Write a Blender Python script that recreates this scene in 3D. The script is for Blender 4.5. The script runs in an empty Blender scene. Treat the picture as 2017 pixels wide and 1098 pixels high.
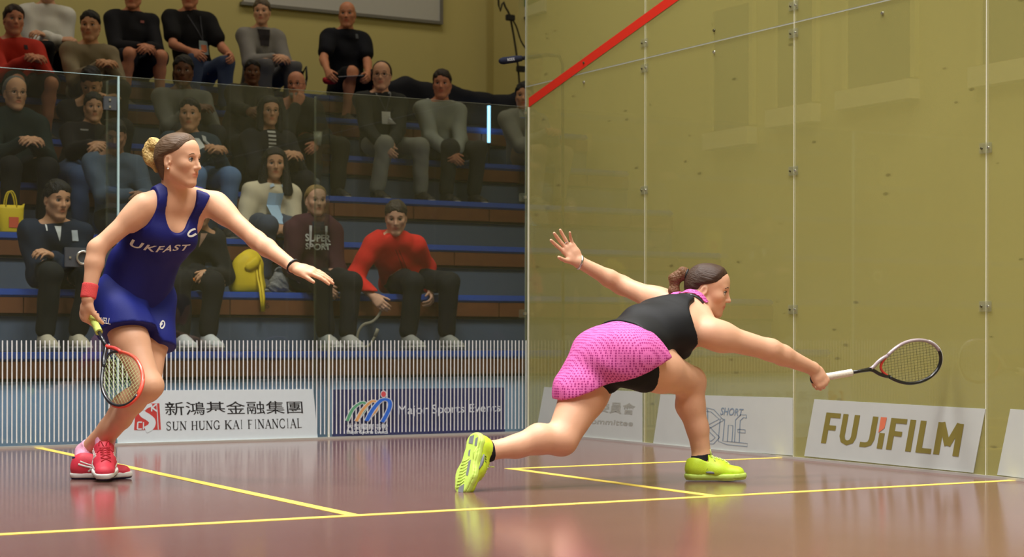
import bpy, bmesh, math, random
import numpy as np
from mathutils import Vector, Matrix
from mathutils.bvhtree import BVHTree
random.seed(7); np.random.seed(7)
SC = bpy.context.scene
COL = SC.collection
PI = math.pi
# ------------------------------------------------------------------ camera
IMW, IMH = 2017, 1098
CAM = np.array([-5.834, -10.041, 0.6435]); YAW = 0.517; ROLL = 0.0018; FPX = 3502.0; SHY = 110.5
cd = bpy.data.cameras.new('camera'); cam = bpy.data.objects.new('camera', cd); COL.objects.link(cam)
cd.sensor_width = 36.0; cd.lens = FPX / IMW * 36.0; cd.shift_y = SHY / IMW; cd.clip_start = 0.05; cd.clip_end = 100
cam.matrix_world = Matrix.Translation(CAM.tolist()) @ Matrix.Rotation(-YAW, 4, 'Z') @ Matrix.Rotation(PI/2, 4, 'X') @ Matrix.Rotation(ROLL, 4, 'Z')
cd.dof.use_dof = True; cd.dof.focus_distance = 7.75; cd.dof.aperture_fstop = 4.5
SC.camera = cam
_fw = np.array([math.sin(YAW), math.cos(YAW), 0.0]); _r0 = np.array([math.cos(YAW), -math.sin(YAW), 0.0]); _u0 = np.array([0, 0, 1.0])
CR = _r0*math.cos(ROLL) + _u0*math.sin(ROLL); CU = -_r0*math.sin(ROLL) + _u0*math.cos(ROLL); CF = _fw
# survey helpers: the point of the place that a pixel of the photograph shows, on a known plane or at a known distance
def ray(x, y): return CF + CR*(x-IMW/2)/FPX - CU*(y-IMH/2-SHY)/FPX
def atY(x, y, Y): v = ray(x, y); return CAM + v*(Y-CAM[1])/v[1]
def atX(x, y, X): v = ray(x, y); return CAM + v*(X-CAM[0])/v[0]
def atZ(x, y, Z): v = ray(x, y); return CAM + v*(Z-CAM[2])/v[2]
def atD(x, y, D): return CAM + ray(x, y)*D
# ------------------------------------------------------------------ world, lights, exposure
wd = bpy.data.worlds.new('hall_air'); SC.world = wd; wd.use_nodes = True
bgn = wd.node_tree.nodes['Background']; bgn.inputs[0].default_value = (0.9, 0.92, 1.0, 1); bgn.inputs[1].default_value = 0.02
vs = SC.view_settings; vs.view_transform = 'Standard'; vs.look = 'None'; vs.exposure = 0.0; vs.gamma = 1.0; vs.use_curve_mapping = False
def area(name, loc, size, power, col=(1, .975, .94), rot=(0, 0, 0), spread=PI):
    l = bpy.data.lights.new(name, 'AREA'); l.shape = 'RECTANGLE'; l.size, l.size_y = size; l.energy = power; l.color = col; l.spread = spread
    o = bpy.data.objects.new(name, l); o.location = loc; o.rotation_euler = rot; COL.objects.link(o); return o
for i, (x, y) in enumerate(((-1.7, -1.9), (-4.7, -1.9), (-1.7, -5.2), (-4.7, -5.2), (-1.7, -8.5), (-4.7, -8.5))):
    area('court_light', (x, y, 6.3), (1.5, 1.5), 122, spread=math.radians(112))
for i, (x, y) in enumerate(((-3.5, 3.6), (0.8, 3.6))):
    area('gallery_light', (x, y, 7.2), (2.4, 1.2), 46, (1, .90, .72))
area('side_light', (1.9, -3.0, 7.2), (1.2, 3.5), 120, (1, .95, .82))
# ------------------------------------------------------------------ materials
def lin(c):
    c = [v/255.0 for v in c[:3]]
    return tuple(v/12.92 if v <= 0.04045 else ((v+0.055)/1.055)**2.4 for v in c) + (1.0,)
MATS = {}
def mat(name, rgb, rough=0.6, var=0.08, scale=30.0, bump=0.0, bscale=None, metal=0.0, spec=0.5, sss=0.0, coat=0.0, sheen=0.0, attr=None, emit=0.0):
    if name in MATS: return MATS[name]
    m = bpy.data.materials.new(name); m.use_nodes = True; nt = m.node_tree; N = nt.nodes; L = nt.links
    b = N['Principled BSDF']; b.inputs['Roughness'].default_value = rough; b.inputs['Metallic'].default_value = metal
    b.inputs['Specular IOR Level'].default_value = spec
    tc = N.new('ShaderNodeTexCoord'); nz = N.new('ShaderNodeTexNoise'); nz.inputs['Scale'].default_value = scale; nz.inputs['Detail'].default_value = 3
    L.new(tc.outputs['Object'], nz.inputs['Vector'])
    c = lin(rgb)
    mx = N.new('ShaderNodeMix'); mx.data_type = 'RGBA'
    mx.inputs[6].default_value = tuple(v*(1-var) for v in c[:3])+(1,); mx.inputs[7].default_value = tuple(min(1, v*(1+var)) for v in c[:3])+(1,)
    L.new(nz.outputs['Fac'], mx.inputs[0]); out = mx.outputs[2]
    if attr:
        at = N.new('ShaderNodeAttribute'); at.attribute_name = attr
        mm = N.new('ShaderNodeMix'); mm.data_type = 'RGBA'; mm.blend_type = 'MULTIPLY'; mm.inputs[0].default_value = 1
        L.new(out, mm.inputs[6]); L.new(at.outputs['Color'], mm.inputs[7]); out = mm.outputs[2]
    L.new(out, b.inputs['Base Color'])
    if emit: L.new(out, b.inputs['Emission Color']); b.inputs['Emission Strength'].default_value = emit
    if sss: b.inputs['Subsurface Weight'].default_value = sss; b.inputs['Subsurface Radius'].default_value = (.012, .005, .003); b.inputs['Subsurface Scale'].default_value = 1.0
    if coat: b.inputs['Coat Weight'].default_value = coat; b.inputs['Coat Roughness'].default_value = 0.08
    if sheen: b.inputs['Sheen Weight'].default_value = sheen
    if bump:
        n2 = N.new('ShaderNodeTexNoise'); n2.inputs['Scale'].default_value = bscale or scale*4; n2.inputs['Detail'].default_value = 2
        L.new(tc.outputs['Object'], n2.inputs['Vector'])
        bp = N.new('ShaderNodeBump'); bp.inputs['Strength'].default_value = bump; bp.inputs['Distance'].default_value = 0.01
        L.new(n2.outputs['Fac'], bp.inputs['Height']); L.new(bp.outputs['Normal'], b.inputs['Normal'])
    MATS[name] = m; return m
def glass_mat(name, tint, coat=0.0, coat_rgb=(200, 190, 120), refl=1.0, rough=0.0, var=0.0, marks=False):
    """thin clear sheet: straight-through light, Schlick reflection on both faces, and an optional diffuse coat"""
    m = bpy.data.materials.new(name); m.use_nodes = True; nt = m.node_tree; N = nt.nodes; L = nt.links
    N.remove(N['Principled BSDF']); out = N['Material Output']
    geo = N.new('ShaderNodeNewGeometry')
    dt = N.new('ShaderNodeVectorMath'); dt.operation = 'DOT_PRODUCT'; L.new(geo.outputs['Normal'], dt.inputs[0]); L.new(geo.outputs['Incoming'], dt.inputs[1])
    def mth(op, a, b=None):
        n = N.new('ShaderNodeMath'); n.operation = op
        for i, v in enumerate((a, b)):
            if v is None: continue
            if isinstance(v, (int, float)): n.inputs[i].default_value = v
            else: L.new(v, n.inputs[i])
        return n.outputs[0]
    f = mth('MULTIPLY', mth('ADD', mth('MULTIPLY', mth('POWER', mth('SUBTRACT', 1.0, mth('ABSOLUTE', dt.outputs['Value'])), 5.0), 0.96), 0.04), refl)
    tr = N.new('ShaderNodeBsdfTransparent'); tr.inputs[0].default_value = tint
    gl = N.new('ShaderNodeBsdfGlossy'); gl.inputs['Roughness'].default_value = rough
    base = tr.outputs[0]
    if coat:
        df = N.new('ShaderNodeBsdfDiffuse'); df.inputs[0].default_value = lin(coat_rgb)
        mc = N.new('ShaderNodeMixShader'); mc.inputs[0].default_value = coat
        if var:
            tc = N.new('ShaderNodeTexCoord'); nz = N.new('ShaderNodeTexNoise'); nz.inputs['Scale'].default_value = 2.2; nz.inputs['Detail'].default_value = 4
            L.new(tc.outputs['Object'], nz.inputs['Vector'])
            L.new(mth('ADD', mth('MULTIPLY', nz.outputs['Fac'], 2*var), coat-var), mc.inputs[0])
        if marks:                                                        # rubber ball marks scattered over the sheet
            tm = N.new('ShaderNodeTexCoord'); mp = N.new('ShaderNodeMapping'); mp.inputs['Scale'].default_value = (1, 5.5, 13); mp.inputs['Rotation'].default_value = (.25, 0, 0); L.new(tm.outputs['Object'], mp.inputs[0])
            vo = N.new('ShaderNodeTexVoronoi'); vo.inputs['Scale'].default_value = 1.0; L.new(mp.outputs[0], vo.inputs['Vector']); n3 = N.new('ShaderNodeTexNoise'); n3.inputs['Scale'].default_value = 2.2; L.new(tm.outputs['Object'], n3.inputs['Vector'])
            mk = mth('MULTIPLY', mth('LESS_THAN', vo.outputs['Distance'], 0.11), mth('GREATER_THAN', n3.outputs['Fac'], 0.5))
            cm = N.new('ShaderNodeMix'); cm.data_type = 'RGBA'; L.new(mth('MULTIPLY', mk, 0.45), cm.inputs[0]); cm.inputs[6].default_value = lin(coat_rgb); cm.inputs[7].default_value = lin((70, 64, 40)); L.new(cm.outputs[2], df.inputs[0])
        L.new(base, mc.inputs[1]); L.new(df.outputs[0], mc.inputs[2]); base = mc.outputs[0]
    mx = N.new('ShaderNodeMixShader'); L.new(f, mx.inputs[0]); L.new(base, mx.inputs[1]); L.new(gl.outputs[0], mx.inputs[2])
    L.new(mx.outputs[0], out.inputs['Surface']); MATS[name] = m; return m
# ------------------------------------------------------------------ object helpers
def tag(o, label=None, cat=None, group=None, kind=None):
    if label: o['label'] = label
    if cat: o['category'] = cat
    if group: o['group'] = group
    if kind: o['kind'] = kind
    return o
def link(o, parent=None):
    COL.objects.link(o)
    if parent is not None: o.parent = parent; o.matrix_parent_inverse = parent.matrix_basis.inverted() if parent.matrix_basis != Matrix.Identity(4) else Matrix.Identity(4)
    return o
def empty(name, loc=(0, 0, 0)):
    o = bpy.data.objects.new(name, None); o.empty_display_size = 0.1; o.location = [float(v) for v in loc]; COL.objects.link(o); return o
def mesh_obj(name, verts, faces, m, parent=None, smooth=False):
    me = bpy.data.meshes.new(name); me.from_pydata([tuple(map(float, v)) for v in verts], [], faces); me.update()
    if smooth: me.polygons.foreach_set('use_smooth', [True]*len(me.polygons))
    if m is not None: me.materials.append(m)
    return link(bpy.data.objects.new(name, me), parent)
def bm_obj(name, bm, m, parent=None, smooth=False):
    me = bpy.data.meshes.new(name); bm.to_mesh(me); bm.free()
    if smooth: me.polygons.foreach_set('use_smooth', [True]*len(me.polygons))
    for x in (m if isinstance(m, (list, tuple)) else [m]): me.materials.append(x)
    return link(bpy.data.objects.new(name, me), parent)
def share(o, parent, off):
    c = o.copy(); COL.objects.link(c); c.parent = parent; c.matrix_parent_inverse = o.matrix_parent_inverse.copy()
    c.location = Vector(o.location)+Vector(off); return c
def add_box(bm, lo, hi, bev=0.0):
    c = [(a+b)/2 for a, b in zip(lo, hi)]; s = [abs(b-a) for a, b in zip(lo, hi)]
    r = bmesh.ops.create_cube(bm, size=1.0, matrix=Matrix.Translation(c) @ Matrix.Diagonal((*s, 1)))
    if bev:
        es = list({e for v in r['verts'] for e in v.link_edges}); bmesh.ops.bevel(bm, geom=es, offset=bev, segments=2, affect='EDGES')
def box(name, lo, hi, m, parent=None, bev=0.0, center=False):
    bm = bmesh.new()
    if center:
        c = [(a+b)/2 for a, b in zip(lo, hi)]; add_box(bm, [a-k for a, k in zip(lo, c)], [a-k for a, k in zip(hi, c)], bev); o = bm_obj(name, bm, m, parent); o.location = c; return o
    add_box(bm, lo, hi, bev); return bm_obj(name, bm, m, parent)
def add_tube(bm, pts, rad, seg=8, closed=False, mi=0, flat=None):
    """swept tube along points; rad scalar or list; flat = (vector, factor) squashes the section along a vector"""
    pts = [Vector([float(c) for c in p]) for p in pts]; n = len(pts)
    rads = rad if isinstance(rad, (list, tuple, np.ndarray)) else [rad]*n
    rings = []; up = None
    for i, p in enumerate(pts):
        a = pts[(i-1) % n] if (closed or i > 0) else p; b = pts[(i+1) % n] if (closed or i < n-1) else p
        t = (b-a); t = t.normalized() if t.length > 1e-9 else Vector((0, 0, 1))
        if up is None: up = t.orthogonal().normalized()
        up = (up - t*up.dot(t)); up = up.normalized() if up.length > 1e-6 else t.orthogonal().normalized()
        s = t.cross(up); ring = []
        for k in range(seg):
            w = 2*PI*k/seg; v = (up*math.cos(w)+s*math.sin(w))*rads[i]
            if flat: fv = Vector(flat[0]).normalized(); v = v - fv*v.dot(fv)*(1-flat[1])
            ring.append(bm.verts.new(p+v))
        rings.append(ring)
    m = n if closed else n-1
    for i in range(m):
        A, B = rings[i], rings[(i+1) % n]
        for k in range(seg):
            f = bm.faces.new((A[k], A[(k+1) % seg], B[(k+1) % seg], B[k])); f.smooth = True; f.material_index = mi
    if not closed:
        for r_, rev in ((rings[0], True), (rings[-1], False)):
            f = bm.faces.new(r_[::-1] if rev else r_); f.material_index = mi
def tube(name, pts, rad, m, parent=None, seg=8, closed=False, flat=None):
    bm = bmesh.new(); add_tube(bm, pts, rad, seg, closed, 0, flat); return bm_obj(name, bm, m, parent)
def prism(name, pts3, thick, m, parent=None):
    """flat plate from a planar polygon, given its thickness vector"""
    P = [Vector([float(c) for c in p]) for p in pts3]; T = Vector([float(c) for c in thick]); n = len(P)
    vs_ = P+[p+T for p in P]; fs = [tuple(range(n))[::-1], tuple(range(n, 2*n))]+[(i, (i+1) % n, n+(i+1) % n, n+i) for i in range(n)]
    bm = bmesh.new(); bv = [bm.verts.new(v) for v in vs_]
    for f in fs: bm.faces.new([bv[i] for i in f])
    bmesh.ops.recalc_face_normals(bm, faces=bm.faces); return bm_obj(name, bm, m, parent)
def bez(p0, p1, p2, p3, n=16):
    t = np.linspace(0, 1, n)[:, None]; p0, p1, p2, p3 = [np.array(p, float) for p in (p0, p1, p2, p3)]
    return (1-t)**3*p0+3*(1-t)**2*t*p1+3*(1-t)*t*t*p2+t**3*p3
def spline(pts, n=6, closed=False):
    P = [np.array(p, float) for p in pts]; out = []; N = len(P); rng = N if closed else N-1
    for i in range(rng):
        g = (lambda j: P[j % N]) if closed else (lambda j: P[max(0, min(N-1, j))])
        a, b, c, d = g(i-1), g(i), g(i+1), g(i+2)
        for k in range(n):
            t = k/n; out.append(0.5*((2*b)+(-a+c)*t+(2*a-5*b+4*c-d)*t*t+(-a+3*b-3*c+d)*t**3))
    if not closed: out.append(P[-1])
    return out
def text_geo(body, bold=0.0, space=1.0, res=4):
    """outline text as triangles, scaled to a unit box"""
    cu = bpy.data.curves.new('lettering', 'FONT'); cu.body = body; cu.size = 1.0; cu.offset = bold; cu.resolution_u = res; cu.space_character = space
    o = bpy.data.objects.new('lettering', cu); COL.objects.link(o); bpy.context.view_layer.update()
    me = o.evaluated_get(bpy.context.evaluated_depsgraph_get()).to_mesh()
    v = np.array([tuple(x.co) for x in me.vertices])[:, :2]; f = [tuple(p.vertices) for p in me.polygons]
    bpy.data.objects.remove(o); bpy.data.curves.remove(cu)
    lo, hi = v.min(0), v.max(0); return (v-lo)/(hi-lo), f, (hi-lo)
def words(geo, gap=.28):
    """split outlined text into its words (or signs), so that each is a piece of its own"""
    v, f, dim = geo; par = list(range(len(v)))
    def find(a):
        while par[a] != a: par[a] = par[par[a]]; a = par[a]
        return a
    for q_ in f:
        for b in q_[1:]: par[find(b)] = find(q_[0])
    comp = {}
    for q_ in f: comp.setdefault(find(q_[0]), []).append(q_)
    ext = sorted((min(v[i][0] for q_ in c for i in q_), max(v[i][0] for q_ in c for i in q_), k) for k, c in comp.items())
    out = []; cur = []; hi = None; g = gap*dim[1]/dim[0]
    for a, b, k in ext:
        if hi is not None and a-hi > g: out.append(cur); cur = []; hi = None
        cur.append(k); hi = b if hi is None else max(hi, b)
    out.append(cur); res = []
    for ks in out:
        fs = [q_ for k in ks for q_ in comp[k]]; used = sorted({i for q_ in fs for i in q_}); mp = {i: n for n, i in enumerate(used)}
        res.append((v[used], [tuple(mp[i] for i in q_) for q_ in fs]))
    return res
def text_quad(name, body, quad, m, parent, bold=0.0, space=1.0, off=(0, 0, 0), geo=None, gap=.28):
    """lettering stretched onto a 3D quad (top-left, top-right, bottom-right, bottom-left), one object per word"""
    q = [np.array(p, float) for p in quad]; off = np.array(off); o = None
    for v, f in words(geo or text_geo(body, bold, space), gap):
        P = [(q[3]*(1-a)+q[2]*a)*(1-b)+(q[0]*(1-a)+q[1]*a)*b+off for a, b in v]; o = mesh_obj(name, P, f, m, parent)
    return o
# ================================================================== the court and the hall
M_floor = mat('court_floor', (116, 80, 75), rough=0.15, var=0.10, scale=3.0, bump=0.015, bscale=60, spec=0.7)
M_line = mat('line_yellow', (240, 214, 98), rough=0.45, var=0.03)
M_red = mat('line_red', (226, 44, 26), rough=0.5, var=0.03)
M_wall = mat('hall_yellow', (204, 192, 126), rough=0.85, var=0.05, scale=1.2, bump=0.02)
M_hallfloor = mat('hall_floor', (120, 116, 92), rough=0.6, var=0.06)
M_glass = glass_mat('clear_glass', (0.86, 0.89, 0.87, 1), coat=0.012, coat_rgb=(190, 186, 160), refl=0.9)  # thin coat added to paint a veil of light over the clear panes
M_edge = mat('glass_edge', (176, 208, 212), rough=0.2, var=0.03)
M_seam = mat('seam_white', (232, 232, 214), rough=0.35, var=0.03)
M_side = glass_mat('coated_glass', (0.97, 0.98, 0.95, 1), coat=0.42, coat_rgb=(190, 184, 112), refl=1.15, rough=0.02, var=0.04, marks=True)
M_clear = glass_mat('clear_fitting', (0.95, 0.96, 0.93, 1), coat=0.10, coat_rgb=(225, 225, 200), refl=1.5)
M_bolt = mat('bolt_steel', (190, 190, 178), rough=0.3, metal=0.8)
M_boltd = mat('bolt_dark', (92, 88, 60), rough=0.4, metal=0.4)
M_white = mat('print_white', (240, 244, 246), rough=0.6, var=0.02)
M_film = mat('film_white', (194, 200, 196), rough=0.6, var=0.05, scale=8)
M_alu = mat('aluminium', (196, 194, 188), rough=0.35, var=0.04, metal=0.3)
M_plate = mat('plate_grey', (84, 90, 96), rough=0.4, metal=0.5)
fl = box('floor', (-6.4, -9.75, -0.12), (0, 0, 0), M_floor); tag(fl, kind='structure')
LW = 0.05
for lo, hi in (((-6.4, -4.31), (0, -4.26)), ((-3.225, -4.26), (-3.175, 0)), ((-1.65, -2.66), (0, -2.61)), ((-1.65, -4.26), (-1.60, -2.66)), ((-6.4, -2.66), (-4.75, -2.61)), ((-4.8, -4.26), (-4.75, -2.66))):
    box('court_line', (lo[0], lo[1], -0.002), (hi[0], hi[1], 0.0012), M_line, fl)
hf = box('floor_hall', (-12, -13, -0.16), (3.0, 5.9, -0.12), M_hallfloor); tag(hf, kind='structure')
# hall walls
YR, XR = 5.9, 3.0
w = box('wall_rear', (-12, YR, -0.16), (XR, YR+0.2, 8.0), M_wall); tag(w, kind='structure')
w = box('wall_side', (XR, -13, -0.16), (XR+0.3, YR, 8.0), M_wall); tag(w, kind='structure')
w2 = box('wall_far', (-12.2, -13, -0.16), (-12, YR, 8.0), M_wall); tag(w2, kind='structure')
w2 = box('wall_front', (-12, -13.2, -0.16), (XR, -13, 8.0), M_wall); tag(w2, kind='structure')
M_ceil = mat('ceiling_paint', (150, 146, 132), rough=0.9)
w2 = box('ceiling', (-12, -13, 8.0), (XR, YR, 8.2), M_ceil); tag(w2, kind='structure')
pil = box('trim_1', (XR-0.10, 5.2, -0.16), (XR, 5.7, 8.0), M_wall); tag(pil, kind='structure')
# tall windows high on the side wall, seen faintly through the coated glass
M_pane = mat('window_pane', (96, 98, 84), rough=0.2)
M_sill = mat('window_sill', (222, 214, 170), rough=0.7)
for i, (y0, y1, z0, z1) in enumerate(((1.55, 2.05, 2.35, 3.35), (0.75, 1.2, 2.45, 3.35), (-0.35, 0.35, 2.5, 3.6), (-1.75, -1.05, 2.5, 3.6))):
    wn = empty('window_%d' % (i+1), (XR, (y0+y1)/2, z0)); tag(wn, kind='structure')
    box('pane', (XR-0.02, y0, z0), (XR+0.01, y1, z1), M_pane, wn)
    box('sill', (XR-0.10, y0-0.06, z0-0.16), (XR, y1+0.06, z0-0.02), M_sill, wn)
    for a, b in ((y0-0.05, y0), (y1, y1+0.05)): box('frame_side', (XR-0.04, a, z0), (XR, b, z1), M_wall, wn)
# ---- right-hand court wall: coated glass panels, seams, patch fittings
GT = 0.012
wr = empty('wall_right', (0, 0, 0)); tag(wr, kind='structure')
ys = [0.0, -1.352, -2.737, -4.113, -5.49, -6.87, -8.25, -9.75]; ZS = 2.268
for a, b in zip(ys[:-1], ys[1:]):
    a2 = 0.045 if a == 0 else a-0.003; b2 = b+0.003
    box('glass_panel', (0, b2, 0.004), (GT, a2, ZS-0.004), M_side, wr)
    box('glass_panel', (0, b2, ZS+0.004), (GT, a2, 4.9), M_side, wr)
for y in ys[1:-1]:
    box('joint', (0.001, y-0.0035, 0.004), (GT+0.001, y+0.0035, 4.9), M_seam, wr)
box('joint', (0.002, -9.75, ZS-0.003), (GT+0.001, 0.045, ZS+0.003), M_film, wr)
box('edge_strip', (-0.001, 0.045, 0.0), (GT+0.001, 0.049, 4.9), M_film, wr)
ftt = []
for y, pxs in ((ys[1], [(1268, v) for v in (85, 135, 375)]), (ys[2], [(1562, v) for v in (12, 66, 337, 610)]), (ys[3], [(1941, v) for v in (292, 604)])):
    for p_ in pxs:
        z = float(atX(p_[0], p_[1], 0)[2])
        pl = box('patch_fitting', (-0.006, y-0.038, z-0.024), (-0.0005, y+0.038, z+0.024), M_clear, wr, bev=0.002)
        for s in (-1, 1):
            bm = bmesh.new(); bmesh.ops.create_cone(bm, cap_ends=True, segments=12, radius1=0.0065, radius2=0.005, depth=0.006, matrix=Matrix.Translation((-0.009, y+s*0.021, z)) @ Matrix.Rotation(-PI/2, 4, 'Y'))
            bm_obj('bolt', bm, M_bolt if s < 0 else M_boltd, pl)
for y in (-0.68, -2.04, -3.42):
    for z in (2.21, 2.33):
        bm = bmesh.new(); bmesh.ops.create_cone(bm, cap_ends=True, segments=12, radius1=0.009, radius2=0.007, depth=0.008, matrix=Matrix.Translation((-0.004, y, z)) @ Matrix.Rotation(-PI/2, 4, 'Y'))
        bm_obj('bolt', bm, M_boltd if z > 2.3 else M_bolt, wr)
box('base_channel', (-0.012, -9.75, 0), (0.0, 0, 0.012), M_alu, wr)
prism('out_line', [(-0.0025, 0, 2.13), (-0.0025, -9.75, 4.57), (-0.0025, -9.75, 4.63), (-0.0025, 0, 2.19)], (0.002, 0, 0), M_red, wr)
# ---- back wall of clear glass
wb = empty('wall_back', (-3.2, 0, 0)); tag(wb, kind='structure')
xs = [0.0, -1.416, -2.740, -3.70, -5.05, -6.4]
for a, b in zip(xs[:-1], xs[1:]):
    box('glass_panel', (b+0.003, 0, 0.004), (a-0.003, GT, 2.13), M_glass, wb)
    box('edge_strip', (b+0.003, 0, 2.13), (a-0.003, GT, 2.1325), M_edge if a == -2.74 else M_clear, wb)
for x in xs[1:-1]:
    box('glass_fin', (x-0.006, GT, 0.004), (x+0.006, 0.22, 2.13), M_glass, wb)
    box('fin_edge', (x-0.0065, 0.22, 0.004), (x+0.0065, 0.222, 2.13), M_clear, wb)
box('joint', (-2.745, -0.0005, 0.004), (-2.733, GT+0.001, 2.133), M_edge, wb)
box('joint', (-1.421, -0.0005, 0.004), (-1.411, GT+0.001, 0.64), M_seam, wb)
box('corner_joint', (-0.008, -0.004, 0.004), (0.002, 0.004, 2.13), M_seam, wb)
for z in (2.09, 1.54, 0.78):
    pl = box('corner_clamp', (-0.052, GT, z-0.028), (-0.004, GT+0.03, z+0.028), M_clear, wb, bev=0.003)
    box('bolt', (-0.036, GT-0.02, z-0.009), (-0.020, GT, z+0.009), M_bolt, pl)
# door fittings
pl = box('hinge_plate', (-2.83, -0.012, 1.93), (-2.752, -0.0005, 2.01), M_plate, wb, bev=0.003)
for z in (1.95, 1.99): box('bolt', (-2.80, -0.016, z-0.006), (-2.788, -0.012, z+0.006), M_bolt, pl)
z0 = float(atY(150, 508, 0)[2])
lk = box('lock_plate', (-3.055, -0.016, z0-0.055), (-2.865, -0.0005, z0+0.058), M_plate, wb, bev=0.003)
bm = bmesh.new(); add_tube(bm, [(-2.95+0.036*math.cos(t), -0.022, z0+0.036*math.sin(t)) for t in np.linspace(0, 2*PI, 24, endpoint=False)], 0.007, 6, True); bm_obj('lock_ring', bm, M_bolt, lk)
box('bolt', (-3.03, -0.02, z0-0.006), (-3.018, -0.016, z0+0.006), M_bolt, lk)
sk = box('strike_plate', (-2.85, -0.016, z0-0.055), (-2.752, -0.0005, z0+0.058), M_plate, wb, bev=0.003)
box('bolt', (-2.78, -0.02, z0+0.018), (-2.766, -0.016, z0+0.032), M_bolt, sk)
box('patch_fitting', (-1.455, GT, 0.54), (-1.377, GT+0.03, 0.585), M_clear, wb, bev=0.003)
box('base_channel', (-6.4, -0.02, 0), (0, GT+0.01, 0.012), M_alu, wb)
# white vertical visibility stripes printed on the foot of the glass
zt = float(atY(648, 671, 0)[2]); first = None; x = -0.020
while x > -4.1:
    if first is None:
        first = box('stripe', (-0.0033, -0.0016, 0.03), (0.0033, -0.0003, zt), M_white, wb, center=False); first.location = Vector(first.location)+Vector((x, 0, 0)); base_loc = Vector(first.location); x0 = x
    else:
        share(first, wb, (x-x0, 0, 0))
    x -= 0.0264
# ---- sponsor boards on the glass
M_black = mat('print_black', (24, 26, 30), rough=0.6); M_sred = mat('print_red', (196, 62, 58), rough=0.6)
M_navy = mat('board_blue', (58, 62, 142), rough=0.6, var=0.04); M_silver = mat('print_silver', (214, 222, 232), rough=0.6, var=0.02)
M_board = mat('board_white', (214, 226, 232), rough=0.6, var=0.03)
YB = 0.0165
def q(pts, Y=YB): return [atY(x, y, Y) for x, y in pts]
qb = q([(244, 770), (617, 767), (626, 866), (232, 875)], -0.0060)
sg = prism('sponsor_board', qb, (0, 0.004, 0), M_board); tag(sg, 'white board with black Chinese and English lettering on back glass wall', 'sign')
YT = -0.0066
text_quad('chinese_lettering', '新鴻基金融集團', q([(324, 792), (595, 790), (597, 815), (326, 819)], YT), M_black, sg, bold=0.004)
# serif capitals drawn stroke by stroke
SER = {'S': [('p', [(.78, .76), (.72, .95), (.5, 1), (.28, .95), (.2, .78), (.3, .6), (.5, .5), (.7, .4), (.8, .22), (.7, .05), (.5, 0), (.27, .05), (.2, .26)], 1)],
 'U': [('v', .22, .25, 1, 1), ('p', [(.22, .3), (.26, .08), (.5, 0), (.72, .08), (.78, .3)], 1), ('v', .78, .25, 1, 0), ('s', .22, 1), ('s', .78, 1)],
 'N': [('v', .18, 0, 1, 0), ('d', .18, 1, .82, 0), ('v', .82, 0, 1, 0), ('s', .18, 1), ('s', .82, 1), ('s', .18, 0)],
 'H': [('v', .22, 0, 1, 1), ('v', .78, 0, 1, 1), ('h', .22, .78, .5), ('s', .22, 0), ('s', .22, 1), ('s', .78, 0), ('s', .78, 1)],
 'G': [('p', [(.82, .74), (.74, .94), (.52, 1), (.26, .88), (.14, .5), (.26, .12), (.52, 0), (.8, .1)], 1), ('v', .8, .05, .42, 1), ('s', .8, .42)],
 'K': [('v', .22, 0, 1, 1), ('d2', .78, 1, .3, .45), ('d', .42, .56, .82, 0), ('s', .22, 0), ('s', .22, 1), ('s', .78, 1), ('s', .82, 0)],
 'A': [('d2', .5, 1, .16, 0), ('d', .5, 1, .84, 0), ('h', .28, .72, .34), ('s', .16, 0), ('s', .84, 0)],
 'I': [('v', .5, 0, 1, 1), ('s', .5, 0), ('s', .5, 1)],
 'F': [('v', .25, 0, 1, 1), ('h', .25, .8, .97), ('h', .25, .62, .52), ('s', .25, 0), ('s', .25, 1)],
 'C': [('p', [(.82, .74), (.74, .94), (.52, 1), (.26, .88), (.14, .5), (.26, .12), (.52, 0), (.74, .06), (.82, .26)], 1)],
 'L': [('v', .25, 0, 1, 1), ('h', .25, .8, .03), ('s', .25, 0), ('s', .25, 1)]}
WID = {'I': .42, ' ': .42, 'F': .72, 'L': .72, 'S': .68, 'K': .9}
def strokes(letter):
    out = []
    for s in SER.get(letter, ()):
        if s[0] == 'v': out.append(([(s[1], s[2]), (s[1], s[3])], .085 if s[4] else .035))
        elif s[0] == 'h': out.append(([(s[1], s[3]), (s[2], s[3])], .03))
        elif s[0] == 's': out.append(([(s[1]-.15, s[2]), (s[1]+.15, s[2])], .03))
        elif s[0] == 'd': out.append(([(s[1], s[2]), (s[3], s[4])], .085))
        elif s[0] == 'd2': out.append(([(s[1], s[2]), (s[3], s[4])], .035))
        elif s[0] == 'p': out.append(([tuple(p) for p in spline(s[1], 4)], .06))
    return out
def ribbon(vs_, fs, pts, hw, fx, fy):
    """flat stroke with varying half width: horizontals thin, verticals fat"""
    P = [np.array(p) for p in pts]; base = len(vs_)
    for i, p in enumerate(P):
        a = P[max(0, i-1)]; b = P[min(len(P)-1, i+1)]; t = b-a; t = t/(np.linalg.norm(t)+1e-9); n = np.array([-t[1], t[0]])
        vs_ += [tuple(fx(p+n*hw)), tuple(fx(p-n*hw))]
    for i in range(len(P)-1): fs.append((base+2*i, base+2*i+1, base+2*i+3, base+2*i+2))
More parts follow.
